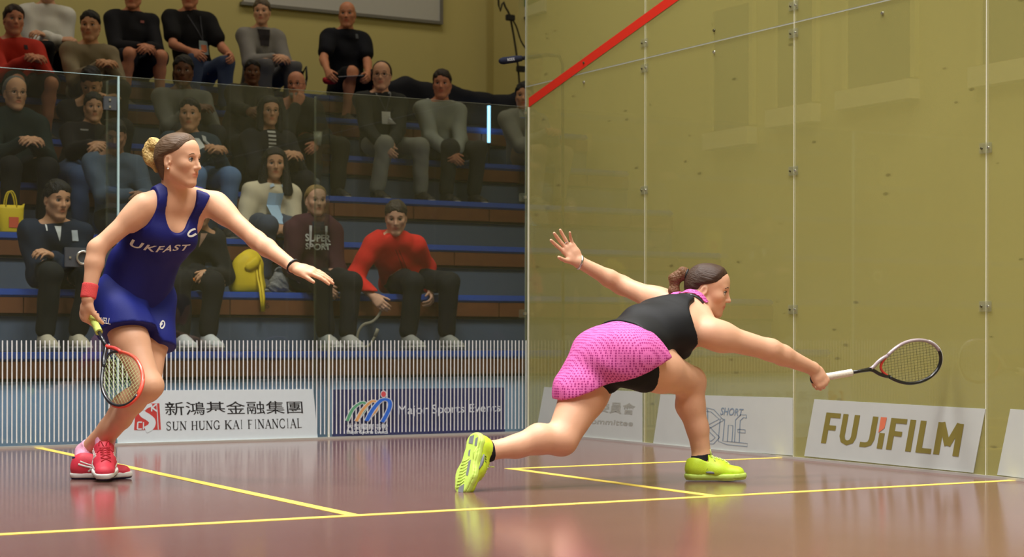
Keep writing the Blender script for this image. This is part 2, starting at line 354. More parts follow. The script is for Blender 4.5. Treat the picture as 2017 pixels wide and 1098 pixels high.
def serif_quad(name, body, quad, m, parent):
    q_ = [np.array(p, float) for p in quad]; tot = sum(WID.get(c, .8) for c in body); V, F = [], []; x = 0
    for c in body+' ':
        wdt = WID.get(c, .8)
        if c == ' ' and V: mesh_obj(name, V, F, m, parent); V, F = [], []
        def fx(p, x=x, wdt=wdt):
            a = (x+p[0]*wdt)/tot; b = p[1]; return (q_[3]*(1-a)+q_[2]*a)*(1-b)+(q_[0]*(1-a)+q_[1]*a)*b
        for i, (pts, hw) in enumerate(strokes(c)): ribbon(V, F, pts, hw, lambda p, i=i: fx(p)-np.array([0, .00012*i, 0]), None)
        x += wdt
serif_quad('english_lettering', 'SUN HUNG KAI FINANCIAL', q([(326, 832), (596, 825), (597, 843), (326, 848)], YT), M_black, sg)
ql = q([(268, 796), (314, 795), (317, 847), (264, 848)], YT)
emb = prism('emblem', ql, (0, 0.0005, 0), M_sred, sg)
def inq(quad, a, b): return (quad[3]*(1-a)+quad[2]*a)*(1-b)+(quad[0]*(1-a)+quad[1]*a)*b
def rib_in(name, quad, strokes_, m, parent, dy=-0.0008):
    V, F = [], []
    for i, (pts, hw) in enumerate(strokes_): ribbon(V, F, pts, hw, lambda p: inq(quad, p[0], p[1])+np.array([0, dy-.00012*i, 0]), None)
    return mesh_obj(name, V, F, m, parent)
rib_in('emblem_stroke', ql, [([tuple(p) for p in spline([(.62, 1.0), (.42, .93), (.25, .76), (.32, .6), (.52, .48), (.68, .32), (.62, .12), (.42, .0)], 5)], .13),
    ([(.66, .98), (.66, .7)], .025), ([(.68, .84), (.86, .97)], .03), ([(.68, .84), (.88, .7)], .03), ([(.88, 1), (.90, 0)], .015), ([(.12, .3), (.12, .04)], .025), ([(.12, .3), (.28, .3)], .025), ([(.12, .04), (.28, .04)], .025), ([(.34, .3), (.34, .02)], .02)], M_board, emb)
qb2 = q([(655, 768), (993, 764), (995, 858), (655, 864)], 0.0185)
sg2 = prism('sponsor_board', qb2, (0, 0.004, 0), M_navy); tag(sg2, 'dark blue board reading Major Sports Events behind white stripes', 'sign')
YT2 = -0.0020
text_quad('event_lettering', 'Major Sports Events', q([(784, 799), (986, 795), (986, 816), (784, 823)], YT2), M_silver, sg2, bold=0.0)
qg = q([(682, 779), (770, 779), (770, 838), (682, 838)], YT2)
def arc(pts): return [tuple(p) for p in spline(pts, 6)]
M_lg = mat('logo_green', (96, 168, 128)); M_lo = mat('logo_orange', (226, 168, 104)); M_lb = mat('logo_blue', (46, 110, 220)); M_lr = mat('logo_red', (214, 84, 92))
for nm, pts, m_, wd_ in (('logo_arc', [(.02, .14), (.14, .52), (.32, .74), (.42, .72), (.42, .55), (.3, .3), (.22, .13)], M_lg, .035), ('logo_arc', [(.22, .13), (.36, .5), (.56, .79), (.68, .74), (.66, .5), (.54, .3), (.45, .14)], M_lo, .035), ('logo_arc', [(.45, .14), (.58, .5), (.78, .83), (.95, .82), (.97, .6), (.88, .3), (.8, .1)], M_lb, .045)):
    ly = -0.0004*('GOB'.index({M_lg: 'G', M_lo: 'O', M_lb: 'B'}[m_])*2); rib_in('logo_outline', qg, [(arc(pts), wd_+.018)], M_silver, sg2, dy=ly-.0002); rib_in(nm, qg, [(arc(pts), wd_)], m_, sg2, dy=ly-.0006)
for nm, rr, m_, dy_ in (('logo_outline', 1.0, M_silver, -.0003), ('logo_dot', .78, M_lr, -.0008)):
    cpx = [(755.5+6.2*rr*math.cos(t), 777+7.2*rr*math.sin(t)) for t in np.linspace(0, 2*PI, 20, endpoint=False)]; mesh_obj(nm, q(cpx, YT2+dy_), [tuple(range(20))], m_, sg2)
text_quad('chinese_lettering', '大型體育活動', q([(683, 835), (764, 835), (764, 847), (683, 847)], YT2), M_silver, sg2, bold=0.01)
text_quad('small_lettering', 'Major Sports Events', q([(683, 848), (764, 848), (764, 857), (683, 857)], YT2), M_silver, sg2, bold=0.02)
# boards on the right-hand glass
XB = -0.0032
M_olive = mat('letter_olive', (132, 122, 56), rough=0.5, var=0.03); M_orange = mat('letter_orange', (222, 122, 88), rough=0.5)
M_grey = mat('letter_grey', (166, 168, 158), rough=0.6); M_lblue = mat('letter_blue', (126, 146, 164), rough=0.6)
def qx(pts, X=XB): return [atX(x, y, X) for x, y in pts]
def rboard(pts, label): 
    s = prism('sponsor_board', qx(pts), (0.0025, 0, 0), M_film); return tag(s, label, 'sign')
s1 = rboard([(1072, 763), (1265, 772), (1265, 875), (1056, 851)], 'white board with pale grey committee lettering low on side glass')
text_quad('chinese_lettering', '事務委員會', qx([(1132, 787), (1252, 795), (1250, 818), (1128, 808)], XB-.001), M_grey, s1, bold=0.012)
text_quad('english_lettering', 'the Committee', qx([(1120, 822), (1248, 829), (1246, 840), (1118, 832)], XB-.001), M_grey, s1, bold=0.012)
s2 = rboard([(1301, 777), (1561, 784), (1561, 898), (1286, 877)], 'white board with pale blue outlined logo beside seam of side glass')
text_quad('small_lettering', 'SHORT', qx([(1421, 803), (1465, 806), (1462, 820), (1418, 818)], XB-.001), M_lblue, s2, bold=0.015)
quad_k = qx([(1374, 802), (1474, 810), (1474, 880), (1374, 874)], XB-.001)
def out_(pts, hw=.055):
    P = [np.array(p) for p in pts]; L_, R_ = [], []
    for i, p in enumerate(P):
        a = P[max(0, i-1)]; b = P[min(len(P)-1, i+1)]; t = (b-a)/np.linalg.norm(b-a); n = np.array([-t[1], t[0]]); L_.append(p+n*hw); R_.append(p-n*hw)
    lp = [tuple(p) for p in L_+R_[::-1]]; return lp+[lp[0]]
KUE = [[(.16, .95), (.16, .05)], [(.16, .95), (.3, .93), (.48, .7), (.2, .46)], [(.2, .46), (.4, .2), (.3, .05), (.16, .05)], [(.5, .72), (.46, .1), (.6, .06), (.98, .04)], [(.66, .56), (.64, .1)], [(.96, .84), (.88, .84), (.80, .72), (.78, .1)], [(.8, .42), (.94, .42)]]
V, F = [], []
for k in KUE: ribbon(V, F, out_(k, .045), .008, lambda p: inq(quad_k, p[0], p[1]), None)
mesh_obj('outline_logo', V, F, M_lblue, s2)
s3 = rboard([(1604, 787), (1941, 806), (1917, 932), (1584, 899)], 'white slanted board with large olive capital letters on side glass')
BLK = {'F': (.52, [[(.09, 0), (.09, 1)], [(.03, .925), (.46, .925)], [(.09, .52), (.38, .52)]]), 'U': (.60, [[(.09, 1), (.09, .28), (.14, .14), (.26, .08), (.38, .14), (.43, .28), (.43, 1)]]), 'J': (.52, [[(.36, 1), (.36, .28), (.31, .13), (.20, .08), (.04, .08)]]),
    'i': (.27, [[(.10, 0), (.10, .50)]]), 'I': (.29, [[(.10, 0), (.10, 1)]]), 'L': (.48, [[(.09, 1), (.09, 0)], [(.03, .075), (.42, .075)]]), 'M': (.66, [[(.08, 0), (.08, 1)], [(.10, 1), (.33, .30)], [(.33, .30), (.56, 1)], [(.58, 1), (.58, 0)]])}
def block_quad(name, body, quad, m, parent, hw=.078):
    tot = sum(BLK[c][0] for c in body); x = 0
    for c in body:
        V, F = [], []
        for i, pts in enumerate(BLK[c][1]): ribbon(V, F, pts, hw, lambda p, x=x, i=i: inq(quad, (x+p[0])/tot, p[1])-np.array([.00012*i, 0, 0]), None)
        mesh_obj(name, V, F, m, parent); x += BLK[c][0]
block_quad('letter', 'FUJiFILM', qx([(1627, 813), (1899, 836), (1888, 900), (1616, 873)], XB-.001), M_olive, s3)
qi = qx([(1735, 822), (1747, 823), (1742, 844), (1730, 853)], XB-.0015)
mesh_obj('accent', qi, [(0, 1, 2, 3)], M_orange, s3)
s4 = rboard([(1990, 806), (2200, 822), (2200, 966), (1964, 936)], 'white board at far right edge cut by the frame')
# ---- stepped gallery benches
M_pad = mat('bench_blue', (46, 86, 174), rough=0.5, var=0.06, scale=8)
M_wood = mat('bench_wood', (116, 68, 38), rough=0.55, var=0.22, scale=14)
M_riser = mat('riser_slate', (84, 96, 116), rough=0.8, var=0.06)
M_riserlit = mat('riser_lit_blue', (168, 202, 255), rough=0.7, var=0.04)  # lowest riser: court light on it painted in as a paler blue
M_lip = mat('lip_dark', (44, 34, 28), rough=0.7)
Y1, RUN, Z1, RISE, NROW = 0.42, 0.69, 0.5333, 0.391, 7
XL, XRR = -6.4, 2.88
def rowY(k): return Y1+RUN*(k-1)
def rowZ(k): return Z1+RISE*(k-1)-(0.10 if k == 7 else 0)
ORD = ['lowest', 'second', 'third', 'fourth', 'fifth', 'sixth', 'topmost']
for k in range(1, NROW+1):
    xr = XRR if k < 7 else 1.5
    y, z = rowY(k), rowZ(k); t = empty('gallery_bench', ((XL+xr)/2, y, rowZ(k-1) if k > 1 else -0.12))
    tag(t, '%s stepped gallery bench with blue pad and brown wood edge' % ORD[k-1], 'bench', 'stepped gallery benches')
    zb = rowZ(k-1) if k > 1 else -0.12
    box('riser', (XL, y+0.03, zb), (xr, y+0.06, z-0.075), M_riser if k > 1 else M_riserlit, t)
    box('deck', (XL, y+0.06, z-0.075), (xr, y+RUN+0.03, z-0.03), M_riser, t)
    bm = bmesh.new(); add_box(bm, (XL, y-0.005, z-0.052), (xr, y+0.32, z), 0.014); bm_obj('pad', bm, M_pad, t)
    box('lip', (XL, y+0.012, z-0.172), (xr, y+0.03, z-0.152), M_lip, t)
    x = XL; i = 0; first = None
    while x < xr-0.05:
        wl = min(0.68, xr-x)
        if abs(wl-0.68) > .01 or first is None:
            o = box('plank', (-wl/2+0.003, -0.014, -0.05), (wl/2-0.003, 0.014, 0.05), M_wood, None, bev=0.003); o.location = (x+wl/2, y+0.014, z-0.104)
            o.parent = t; o.matrix_parent_inverse = t.matrix_basis.inverted()
            if first is None: first = o; fx0 = x
        else:
            share(first, t, (x-fx0, 0, 0))
        x += wl
nb = q([(513, 597), (531, 597), (531, 608), (513, 608)], rowY(2)-0.001)
pb = [o for o in bpy.data.objects if o.name.startswith('gallery_bench')][1]
text_quad('seat_number', '16', nb, mat('number_dark', (70, 40, 24)), pb, gap=.02)
# ================================================================== smooth-union modelling of bodies and clothes
V3 = lambda *a: np.array(a, float)
def nrm(v): v = np.asarray(v, float); return v/(np.linalg.norm(v)+1e-12)
def ortho(v, axis): v = np.asarray(v, float); axis = nrm(axis); return nrm(v-axis*np.dot(v, axis))
class Cone:
    """tapered limb: ra, rb half widths along L at each end; fa, fb = depth / width"""
    def __init__(s, a, b, ra, rb, L=None, fa=1.0, fb=1.0, k=0.02, op=1):
        s.a, s.b = np.array(a, float), np.array(b, float); s.ra, s.rb, s.fa, s.fb, s.k, s.op = ra, rb, fa, fb, k, op
        s.L = None if L is None else ortho(L, s.b-s.a)
        if s.L is not None: s.N = nrm(np.cross(s.b-s.a, s.L))
        R = max(ra, rb, ra*fa, rb*fb); s.lo = np.minimum(s.a, s.b)-R; s.hi = np.maximum(s.a, s.b)+R
    def d(s, X, Y, Z):
        ab = s.b-s.a; l2 = float(ab@ab)+1e-12
        x, y, z = X-s.a[0], Y-s.a[1], Z-s.a[2]
        t = np.clip((x*ab[0]+y*ab[1]+z*ab[2])/l2, 0, 1)
        x = x-ab[0]*t; y = y-ab[1]*t; z = z-ab[2]*t; r = s.ra+(s.rb-s.ra)*t
        if s.L is None: return np.sqrt(x*x+y*y+z*z)-r
        f = s.fa+(s.fb-s.fa)*t; ax = ab/math.sqrt(l2)
        u = x*s.L[0]+y*s.L[1]+z*s.L[2]; v = x*s.N[0]+y*s.N[1]+z*s.N[2]; o = x*ax[0]+y*ax[1]+z*ax[2]
        rN = r*f; rA = np.sqrt(r*rN)
        a2, b2, c2 = (u/r)**2, (v/rN)**2, (o/rA)**2
        k0 = np.sqrt(a2+b2+c2); k1 = np.sqrt(a2/r**2+b2/rN**2+c2/rA**2)+1e-6
        return k0*(k0-1)/k1
class Ell:
    def __init__(s, c, axes, r, k=0.02, op=1):
        s.c = np.array(c, float); s.A = [nrm(v) for v in axes]; s.r = r; s.k = k; s.op = op
        R = max(r); s.lo = s.c-R; s.hi = s.c+R
    def d(s, X, Y, Z):
        x, y, z = X-s.c[0], Y-s.c[1], Z-s.c[2]; k0 = 0; k1 = 0
        for a, r in zip(s.A, s.r):
            u = (x*a[0]+y*a[1]+z*a[2])/r; k0 = k0+u*u; k1 = k1+(u/r)**2
        k0 = np.sqrt(k0); return k0*(k0-1)/(np.sqrt(k1)+1e-6)
def field(prims, lo, n, h, t=0.0, clip=None, wrinkle=0.0, wf=38.0, thin=0.0):
    ax = [(lo[i]+h*np.arange(n[i])).astype(np.float32) for i in range(3)]
    F = np.full(n, 0.12, np.float32)
    for p in prims:
        m = p.k+t+2.5*h+0.012
        i0 = [max(0, int((p.lo[i]-m-lo[i])/h)) for i in range(3)]; i1 = [min(n[i], int((p.hi[i]+m-lo[i])/h)+2) for i in range(3)]
        if any(b <= a for a, b in zip(i0, i1)): continue
        sl = tuple(slice(a, b) for a, b in zip(i0, i1))
        d = p.d(ax[0][sl[0]][:, None, None], ax[1][sl[1]][None, :, None], ax[2][sl[2]][None, None, :]).astype(np.float32)
        A = F[sl]; k = p.k
        if p.op > 0: hh = np.clip(0.5+0.5*(d-A)/k, 0, 1); F[sl] = d+(A-d)*hh-k*hh*(1-hh)
        else: d = -d; hh = np.clip(0.5-0.5*(d-A)/k, 0, 1); F[sl] = d+(A-d)*hh+k*hh*(1-hh)
    X, Y, Z = ax[0][:, None, None], ax[1][None, :, None], ax[2][None, None, :]
    if t: F = F-np.float32(t)
    if wrinkle:
        F = F+wrinkle*(np.sin(wf*(X+.6*Z)+2.1*np.sin(wf*.43*Z))*np.sin(wf*.8*(Y-.5*Z)+1.7*np.sin(wf*.37*X))+.6*np.sin(wf*1.1*(Z+.5*X-.3*Y)+1.3*np.sin(wf*.5*Y))).astype(np.float32)
    if clip is not None:
        G = clip(X, Y, Z).astype(np.float32)+np.zeros(n, np.float32)
        if thin: F = F+np.float32(t)*(1-np.clip(-G/thin, 0.12, 1))      # the layer tapers off towards its edge
        F = np.maximum(F, G)
    F[0], F[-1] = 1, 1; F[:, 0], F[:, -1] = 1, 1; F[:, :, 0], F[:, :, -1] = 1, 1
    return F
def nets(F, lo, h):
    n = F.shape; ins = F < 0; I = np.arange(np.prod(n)).reshape(n)
    c = [(i, j, k) for i in (0, 1) for j in (0, 1) for k in (0, 1)]
    S = lambda A, o: A[o[0]:n[0]-1+o[0], o[1]:n[1]-1+o[1], o[2]:n[2]-1+o[2]]
    cnt = sum(S(ins, o).astype(np.int8) for o in c); act = (cnt > 0) & (cnt < 8)
    idx = np.argwhere(act)
    if len(idx) == 0: return np.zeros((0, 3)), np.zeros((0, 4), int)
    vid = -np.ones([a-1 for a in n], np.int64); vid[act] = np.arange(len(idx))
    corner = np.stack([F[idx[:, 0]+o[0], idx[:, 1]+o[1], idx[:, 2]+o[2]] for o in c], 1); co = np.array(c, float)
    acc = np.zeros((len(idx), 3)); w = np.zeros(len(idx))
    for a in range(8):
        for b in range(a+1, 8):
            if np.abs(co[a]-co[b]).sum() != 1: continue
            fa, fb = corner[:, a], corner[:, b]; m = (fa < 0) != (fb < 0)
            t = fa[m]/(fa[m]-fb[m]); acc[m] += co[a]+(co[b]-co[a])*t[:, None]; w[m] += 1
    verts = lo+h*(idx+acc/w[:, None]); quads = []
    for ax in range(3):
        o1, o2 = [x for x in range(3) if x != ax]
        sl0 = [slice(1, n[i]-1) for i in range(3)]; sl0[ax] = slice(0, n[ax]-1); sl1 = list(sl0); sl1[ax] = slice(1, n[ax])
        A, B = ins[tuple(sl0)], ins[tuple(sl1)]
        e = np.argwhere(A != B)
        if len(e) == 0: continue
        flip = A[tuple(e.T)]; base = e.copy()
        for i in range(3):
            if i != ax: base[:, i] += 1
        def g(da, db):
            q_ = base.copy(); q_[:, o1] -= da; q_[:, o2] -= db; return vid[tuple(q_.T)]
        Q = np.stack([g(1, 1), g(0, 1), g(0, 0), g(1, 0)], 1)
        if ax == 1: flip = ~flip
        Q[~flip] = Q[~flip][:, ::-1]; quads.append(Q)
    return verts, np.concatenate(quads)
def bounds(prims, pad): return np.min([p.lo for p in prims if p.op > 0], 0)-pad, np.max([p.hi for p in prims if p.op > 0], 0)+pad
def extract(prims, h, lo=None, hi=None, **kw):
    if lo is None: lo, hi = bounds(prims, kw.get('t', 0)+3*h)
    n = tuple(int(math.ceil((hi[i]-lo[i])/h))+1 for i in range(3))
    return nets(field(prims, lo, n, h, **kw), np.asarray(lo, float), h)
def relax(v, q_, it):
    n = len(v); e = np.concatenate([q_[:, [0, 1]], q_[:, [1, 2]], q_[:, [2, 3]], q_[:, [3, 0]]]); e = np.concatenate([e, e[:, ::-1]])
    cnt = np.maximum(1, np.bincount(e[:, 0], minlength=n))
    for _ in range(it):
        acc = np.stack([np.bincount(e[:, 0], weights=v[e[:, 1], i], minlength=n) for i in range(3)], 1)
        v = v*0.5+0.5*acc/cnt[:, None]
    return v
def np_mesh(name, v, q_, m, parent=None, colors=None, smooth_it=1):
    v = np.asarray(v, float); q_ = np.asarray(q_, np.int64)
    if smooth_it: v = relax(v, q_, smooth_it)
    me = bpy.data.meshes.new(name); me.vertices.add(len(v)); me.vertices.foreach_set('co', v.astype(np.float32).ravel())
    me.loops.add(4*len(q_)); me.loops.foreach_set('vertex_index', q_.astype(np.int32).ravel())
    me.polygons.add(len(q_)); me.polygons.foreach_set('loop_start', (4*np.arange(len(q_))).astype(np.int32))
    me.polygons.foreach_set('use_smooth', np.ones(len(q_), bool))
    me.update(calc_edges=True); me.validate()
    if colors is not None:
        ca = me.color_attributes.new('tint', 'FLOAT_COLOR', 'POINT'); C4 = np.ones((len(me.vertices), 4), np.float32); C4[:, :3] = colors(v)[:len(me.vertices)]; ca.data.foreach_set('color', C4.ravel())
    me.materials.append(m); return link(bpy.data.objects.new(name, me), parent)
def sdf_obj(name, prims, h, m, parent=None, smooth_it=1, colors=None, **kw):
    v, q_ = extract(prims, h, **kw); return np_mesh(name, v, q_, m, parent, colors, smooth_it)
def body_obj(name, prims, h, fine, m, parent, colors, clip=None):
    """one continuous skin: coarse field for trunk and limbs, the same field sampled finer in boxes around head and hands"""
    v, q_ = extract(prims, h, clip=clip); v = relax(v, q_, 1); cen = v[q_].mean(1); keep = np.ones(len(q_), bool); parts = []
    for lo, hi, h2 in fine:
        keep &= ~np.all((cen > lo+2.2*h) & (cen < hi-2.2*h), 1)
        v2, q2 = extract([p for p in prims if np.all(p.lo-.05 < hi) and np.all(p.hi+.05 > lo)], h2, lo=np.array(lo)-h2, hi=np.array(hi)+h2, clip=clip)
        v2 = relax(v2, q2, 1); c2 = v2[q2].mean(1); q2 = q2[np.all((c2 > lo+h2*1.1) & (c2 < hi-h2*1.1), 1)]; parts.append((v2, q2))
    Vs, Qs = [v], [q_[keep]]; n = len(v)
    for v2, q2 in parts: Vs.append(v2); Qs.append(q2+n); n += len(v2)
    v = np.concatenate(Vs); q_ = np.concatenate(Qs)
    used = np.zeros(len(v), bool); used[q_.ravel()] = True; mp = np.cumsum(used)-1
    return np_mesh(name, v[used], mp[q_], m, parent, colors, 0)
# ---- skeleton helpers
def ik(a, t, l1, l2, pole):
    a, t = np.array(a, float), np.array(t, float); d = t-a; D = np.linalg.norm(d); D2 = min(D, (l1+l2)*0.999); ax = d/D
    x = (l1*l1-l2*l2+D2*D2)/(2*D2); r = math.sqrt(max(1e-6, l1*l1-x*x)); return a+ax*x+ortho(pole, ax)*r
class Head:
    def __init__(s, c, fwd, up, size=1.0):
        s.c = np.array(c, float); s.f = nrm(fwd); s.u = ortho(up, s.f); s.l = np.cross(s.u, s.f); s.s = size
    def p(s, x, y, z): return s.c+s.s*(s.f*x+s.l*y+s.u*z)
    def loc(s, X, Y, Z):
        x, y, z = X-s.c[0], Y-s.c[1], Z-s.c[2]
        return [(x*a[0]+y*a[1]+z*a[2])/s.s for a in (s.f, s.l, s.u)]
    def locv(s, v): d = v-s.c; return [(d@a)/s.s for a in (s.f, s.l, s.u)]
    def E(s, c, r, k=.015, op=1, tilt=0):
        A = [s.f*math.cos(tilt)+s.u*math.sin(tilt), s.l, s.u*math.cos(tilt)-s.f*math.sin(tilt)]
        return Ell(s.p(*c), A, [x*s.s for x in r], k*s.s, op)
    def K(s, a, b, ra, rb, k=.01, op=1): return Cone(s.p(*a), s.p(*b), ra*s.s, rb*s.s, k=k*s.s, op=op)
    def skull(s): return [s.E((-.012, 0, .036), (.097, .074, .088)), s.E((.034, 0, .055), (.058, .062, .058), .03)]
    def prims(s, male=False, ears=True):
        j = .006 if male else 0
        P = s.skull()+[s.E((.030, 0, -.024), (.060, .058+j*.5, .078), .03)]
        for q_ in (-1, 1):
            P += [s.K((-.004, .050*q_, -.045-j), (.058, .016*q_, -.094-j), .018+j*.5, .016+j*.5, .028), s.E((.056, .040*q_, -.012), (.026, .022, .022), .025)]
        P += [s.E((.068, 0, -.092-j), (.020, .022+j, .017), .018), s.E((.074, 0, .032), (.018, .046, .012+j*.5), .018), s.E((.070, 0, -.052), (.021, .028, .026), .02)]
        for q_ in (-1, 1): P += [s.E((.096, .031*q_, .010), (.017, .019, .0115), .012, -1)]
        P += [s.K((.086, 0, .020), (.106, 0, -.022), .0075, .0095+j*.3, .012), s.E((.105, 0, -.024), (.011, .010, .0085), .006)]
        for q_ in (-1, 1): P += [s.E((.095, .0115*q_, -.027), (.009, .007, .007), .006)]
        P += [s.E((.0880, 0, -.0505), (.0080, .021, .0050), .005), s.E((.0865, 0, -.0610), (.0080, .018, .0056), .005), s.E((.0960, 0, -.0560), (.010, .019, .0016), .003, -1)]
        if ears:
            for q_ in (-1, 1):
                P += [s.E((-.012, .074*q_, -.002), (.018, .010, .031), .005, 1, -.2), s.E((-.009, .0845*q_, .004), (.0105, .008, .019), .003, -1, -.2), s.E((.001, .078*q_, -.006), (.005, .006, .008), .003), s.E((-.004, .077*q_, -.029), (.007, .006, .008), .004)]
        return P
    def box(s, pad=.165): return s.c-pad*s.s, s.c+pad*s.s
    def lips(s, rgb=(.86, .56, .54)):
        rgb = np.array(rgb)
        def f(v):
            x, y, z = s.locv(v); C = np.ones((len(v), 3)); e = ((y/.023)**2+((z+.0560)/.0125)**2)
            w = np.clip(1.5-e, 0, 1)*(x > .07); C = C*(1-w[:, None])+rgb*w[:, None]
            ck = np.clip(1-((y.__abs__()-.042)/.022)**2-((z+.03)/.025)**2, 0, 1)*(x > .02)*.12
            return C*(1-ck[:, None])+np.array([1.0, .80, .78])*ck[:, None]
        return f
    def add_face(s, parent, brow=(60, 44, 34), iris=(70, 50, 36), glasses=None, seg=14):
        mw = mat('eye_white', (226, 220, 212), rough=.25, var=.02); mi = mat('iris_%d_%d_%d' % iris, iris, rough=.15); mb = mat('brow_%d_%d_%d' % brow, brow, rough=.8)
        for q_ in (-1, 1):
            bm = bmesh.new(); c = s.p(.0765, .031*q_, .0095); R = .0125*s.s
            rot = Matrix(((s.f[0], s.l[0], s.u[0]), (s.f[1], s.l[1], s.u[1]), (s.f[2], s.l[2], s.u[2]))).to_4x4()
            bmesh.ops.create_uvsphere(bm, u_segments=seg, v_segments=10, radius=R, matrix=Matrix.Translation(c) @ rot @ Matrix.Rotation(PI/2, 4, 'Y'))
            for f in bm.faces:
                d = (np.array(f.calc_center_median())-c)/R; f.smooth = True; f.material_index = 1 if d@s.f > .87 else 0
            bm_obj('eye', bm, [mw, mi], parent)
            # upper lid line and brow
            lid = [s.p(.0895-.010*abs(a)**2.2-.004*a*q_*0, .031*q_+a*.0165, .0170-.006*abs(a)**2) for a in np.linspace(-1, 1, 9)]
            tube('eyelid', lid, [.0012*s.s+.0016*s.s*(1-abs(a)) for a in np.linspace(-1, 1, 9)], mat('lash', (50, 34, 28), rough=.7), parent, 5)
            br = [s.p(.0945-.013*((b*.5+.5))**2, q_*(.014+.034*(b*.5+.5)), .0335+.004*(1-b*b)-.003*(b > .3)*b) for b in np.linspace(-1, 1, 9)]
            tube('eyebrow', br, [s.s*(.0014+.0013*(1-abs(b))) for b in np.linspace(-1, 1, 9)], mb, parent, 6)
        if glasses:
            bm = bmesh.new()
            for q_ in (-1, 1):
                add_tube(bm, [s.p(.1005-.012*abs(math.cos(t))*(math.cos(t)*q_ > 0), .033*q_+.022*math.cos(t), .006+.017*math.sin(t)) for t in np.linspace(0, 2*PI, 18, endpoint=False)], .0014*s.s, 5, True)
                add_tube(bm, [s.p(.089, .055*q_, .010), s.p(.04, .074*q_, .010), s.p(-.012, .080*q_, .012)], .0014*s.s, 5)
            add_tube(bm, [s.p(.102, -.011, .010), s.p(.104, 0, .012), s.p(.102, .011, .010)], .0013*s.s, 5)
            bm_obj('glasses', bm, mat('glasses_%d' % sum(glasses), glasses, rough=.3), parent)
    def hair(s, parent, rgb, style='short', h=.005, thick=.013, nm='hair', strands=False):
        m = hair_mat(rgb, s if strands else None); P = s.skull(); kw = {}
        if style == 'slick': line = ((-.12, -.060), (-.07, -.052), (-.04, -.040), (.0, -.038), (.024, -.030), (.040, .016), (.052, .040), (.075, .058), (.098, .074), (.14, .09)); low = -.085
        elif style == 'receding': line = ((-.12, -.06), (-.05, -.035), (.0, -.022), (.02, .008), (.05, .02), (.08, .03), (.14, .05)); low = -.07
        elif style == 'bald': line = ((-.12, -.06), (-.05, -.035), (.0, -.022), (.03, -.012), (.06, -.06), (.08, -.12), (.14, -.3)); low = -.06
        else: line = ((-.12, -.06), (-.05, -.035), (.0, -.016), (.012, .012), (.03, .040), (.048, .066), (.062, .084), (.085, .10), (.1, .11), (.14, .13)); low = -.07
        lz = np.array([a for a, b in line]); lf = np.array([b for a, b in line])
        if style in ('long', 'bob'):
            L_ = -.20 if style == 'long' else -.13
            P = P+[s.E((-.02, 0, .045), (.10, .083, .088), .02)]
            for q_ in (-1, 1): P += [Cone(s.p(-.005, .070*q_, .03), s.p(.005, (.098 if style == 'long' else .080)*q_, L_), .036*s.s, (.058 if style == 'long' else .042)*s.s, s.f, .62, .62, k=.02)]
            P += [Cone(s.p(-.065, 0, .03), s.p(-.065, 0, L_), .06*s.s, .07*s.s, s.l, .6, .5, k=.03)]; low = L_-.04
            lf = np.minimum(lf+.012, np.where(lz < .03, .052, lf+.012))
            lz, lf = np.array([-.3, -.05, .0, .04, .055, .075, .1, .14]), np.array([.04, .05, .055, .058, .066, .088, .11, .13])
            def clip(X, Y, Z):
                x, y, z = s.loc(X, Y, Z); g = x-np.interp(z, lz, lf)
                face = np.maximum(.0-x, np.abs(y)-.058+np.maximum(0, z-.02)*.2); g2 = np.where(z < .065, np.minimum(.058-np.abs(y), x-.0), -1)
                return s.s*np.maximum(np.maximum(g, g2), low-z)
        else:
            def clip(X, Y, Z):
                x, y, z = s.loc(X, Y, Z); ir = (.006*np.sin(95*y+40*z)+.004*np.sin(210*y+1.3)) if style == 'short' else 0; return s.s*np.maximum(x+ir-np.interp(z, lz, lf)-.012*np.clip(1-np.abs(y)/.05, 0, 1)*(z > .05)*(style == 'receding')*-1, low-z)
            if style == 'short': P = P+[s.E((.002, 0, .066), (.088, .068, .062+thick*.6), .02)]
            P = P+[Cone(s.p(-.05, 0, .01), s.p(-.045, 0, -.06), .062*s.s, .046*s.s, s.l, .75, .75, k=.02)]
        return sdf_obj(nm, P, h, m, parent, 1, t=(thick if style != 'short' else .007)*s.s, clip=clip, wrinkle={'slick': .0005, 'short': .0032}.get(style, .0014), wf=100, thin=.03 if style in ('slick', 'receding', 'bald', 'short') else 0)
def hair_mat(rgb, hd=None):
    nm = 'hair_%d_%d_%d' % tuple(rgb) + ('_combed_%d' % int(hd.c[0]*100) if hd is not None else '')
    if nm in MATS: return MATS[nm]
    m = mat(nm, rgb, rough=.55, var=.45, scale=90, bump=.35 if hd is not None else .8, bscale=140 if hd is not None else 110, spec=.35)
    if hd is not None:                                                   # combed strands run from the brow to the knot
        N, L = m.node_tree.nodes, m.node_tree.links; cb = N.new('ShaderNodeCombineXYZ'); tc = [n for n in N if n.type == 'TEX_COORD'][0]
        for i, (a, k) in enumerate(((hd.f*.95-hd.u*.1, 7), (hd.l, 190), (hd.u+hd.f*.1, 190))):
            d = N.new('ShaderNodeVectorMath'); d.operation = 'DOT_PRODUCT'; L.new(tc.outputs['Object'], d.inputs[0]); d.inputs[1].default_value = tuple(a*k); L.new(d.outputs['Value'], cb.inputs[i])
        for n in N:
            if n.type == 'TEX_NOISE': L.new(cb.outputs[0], n.inputs['Vector']); n.inputs['Scale'].default_value = 1.0
    return m
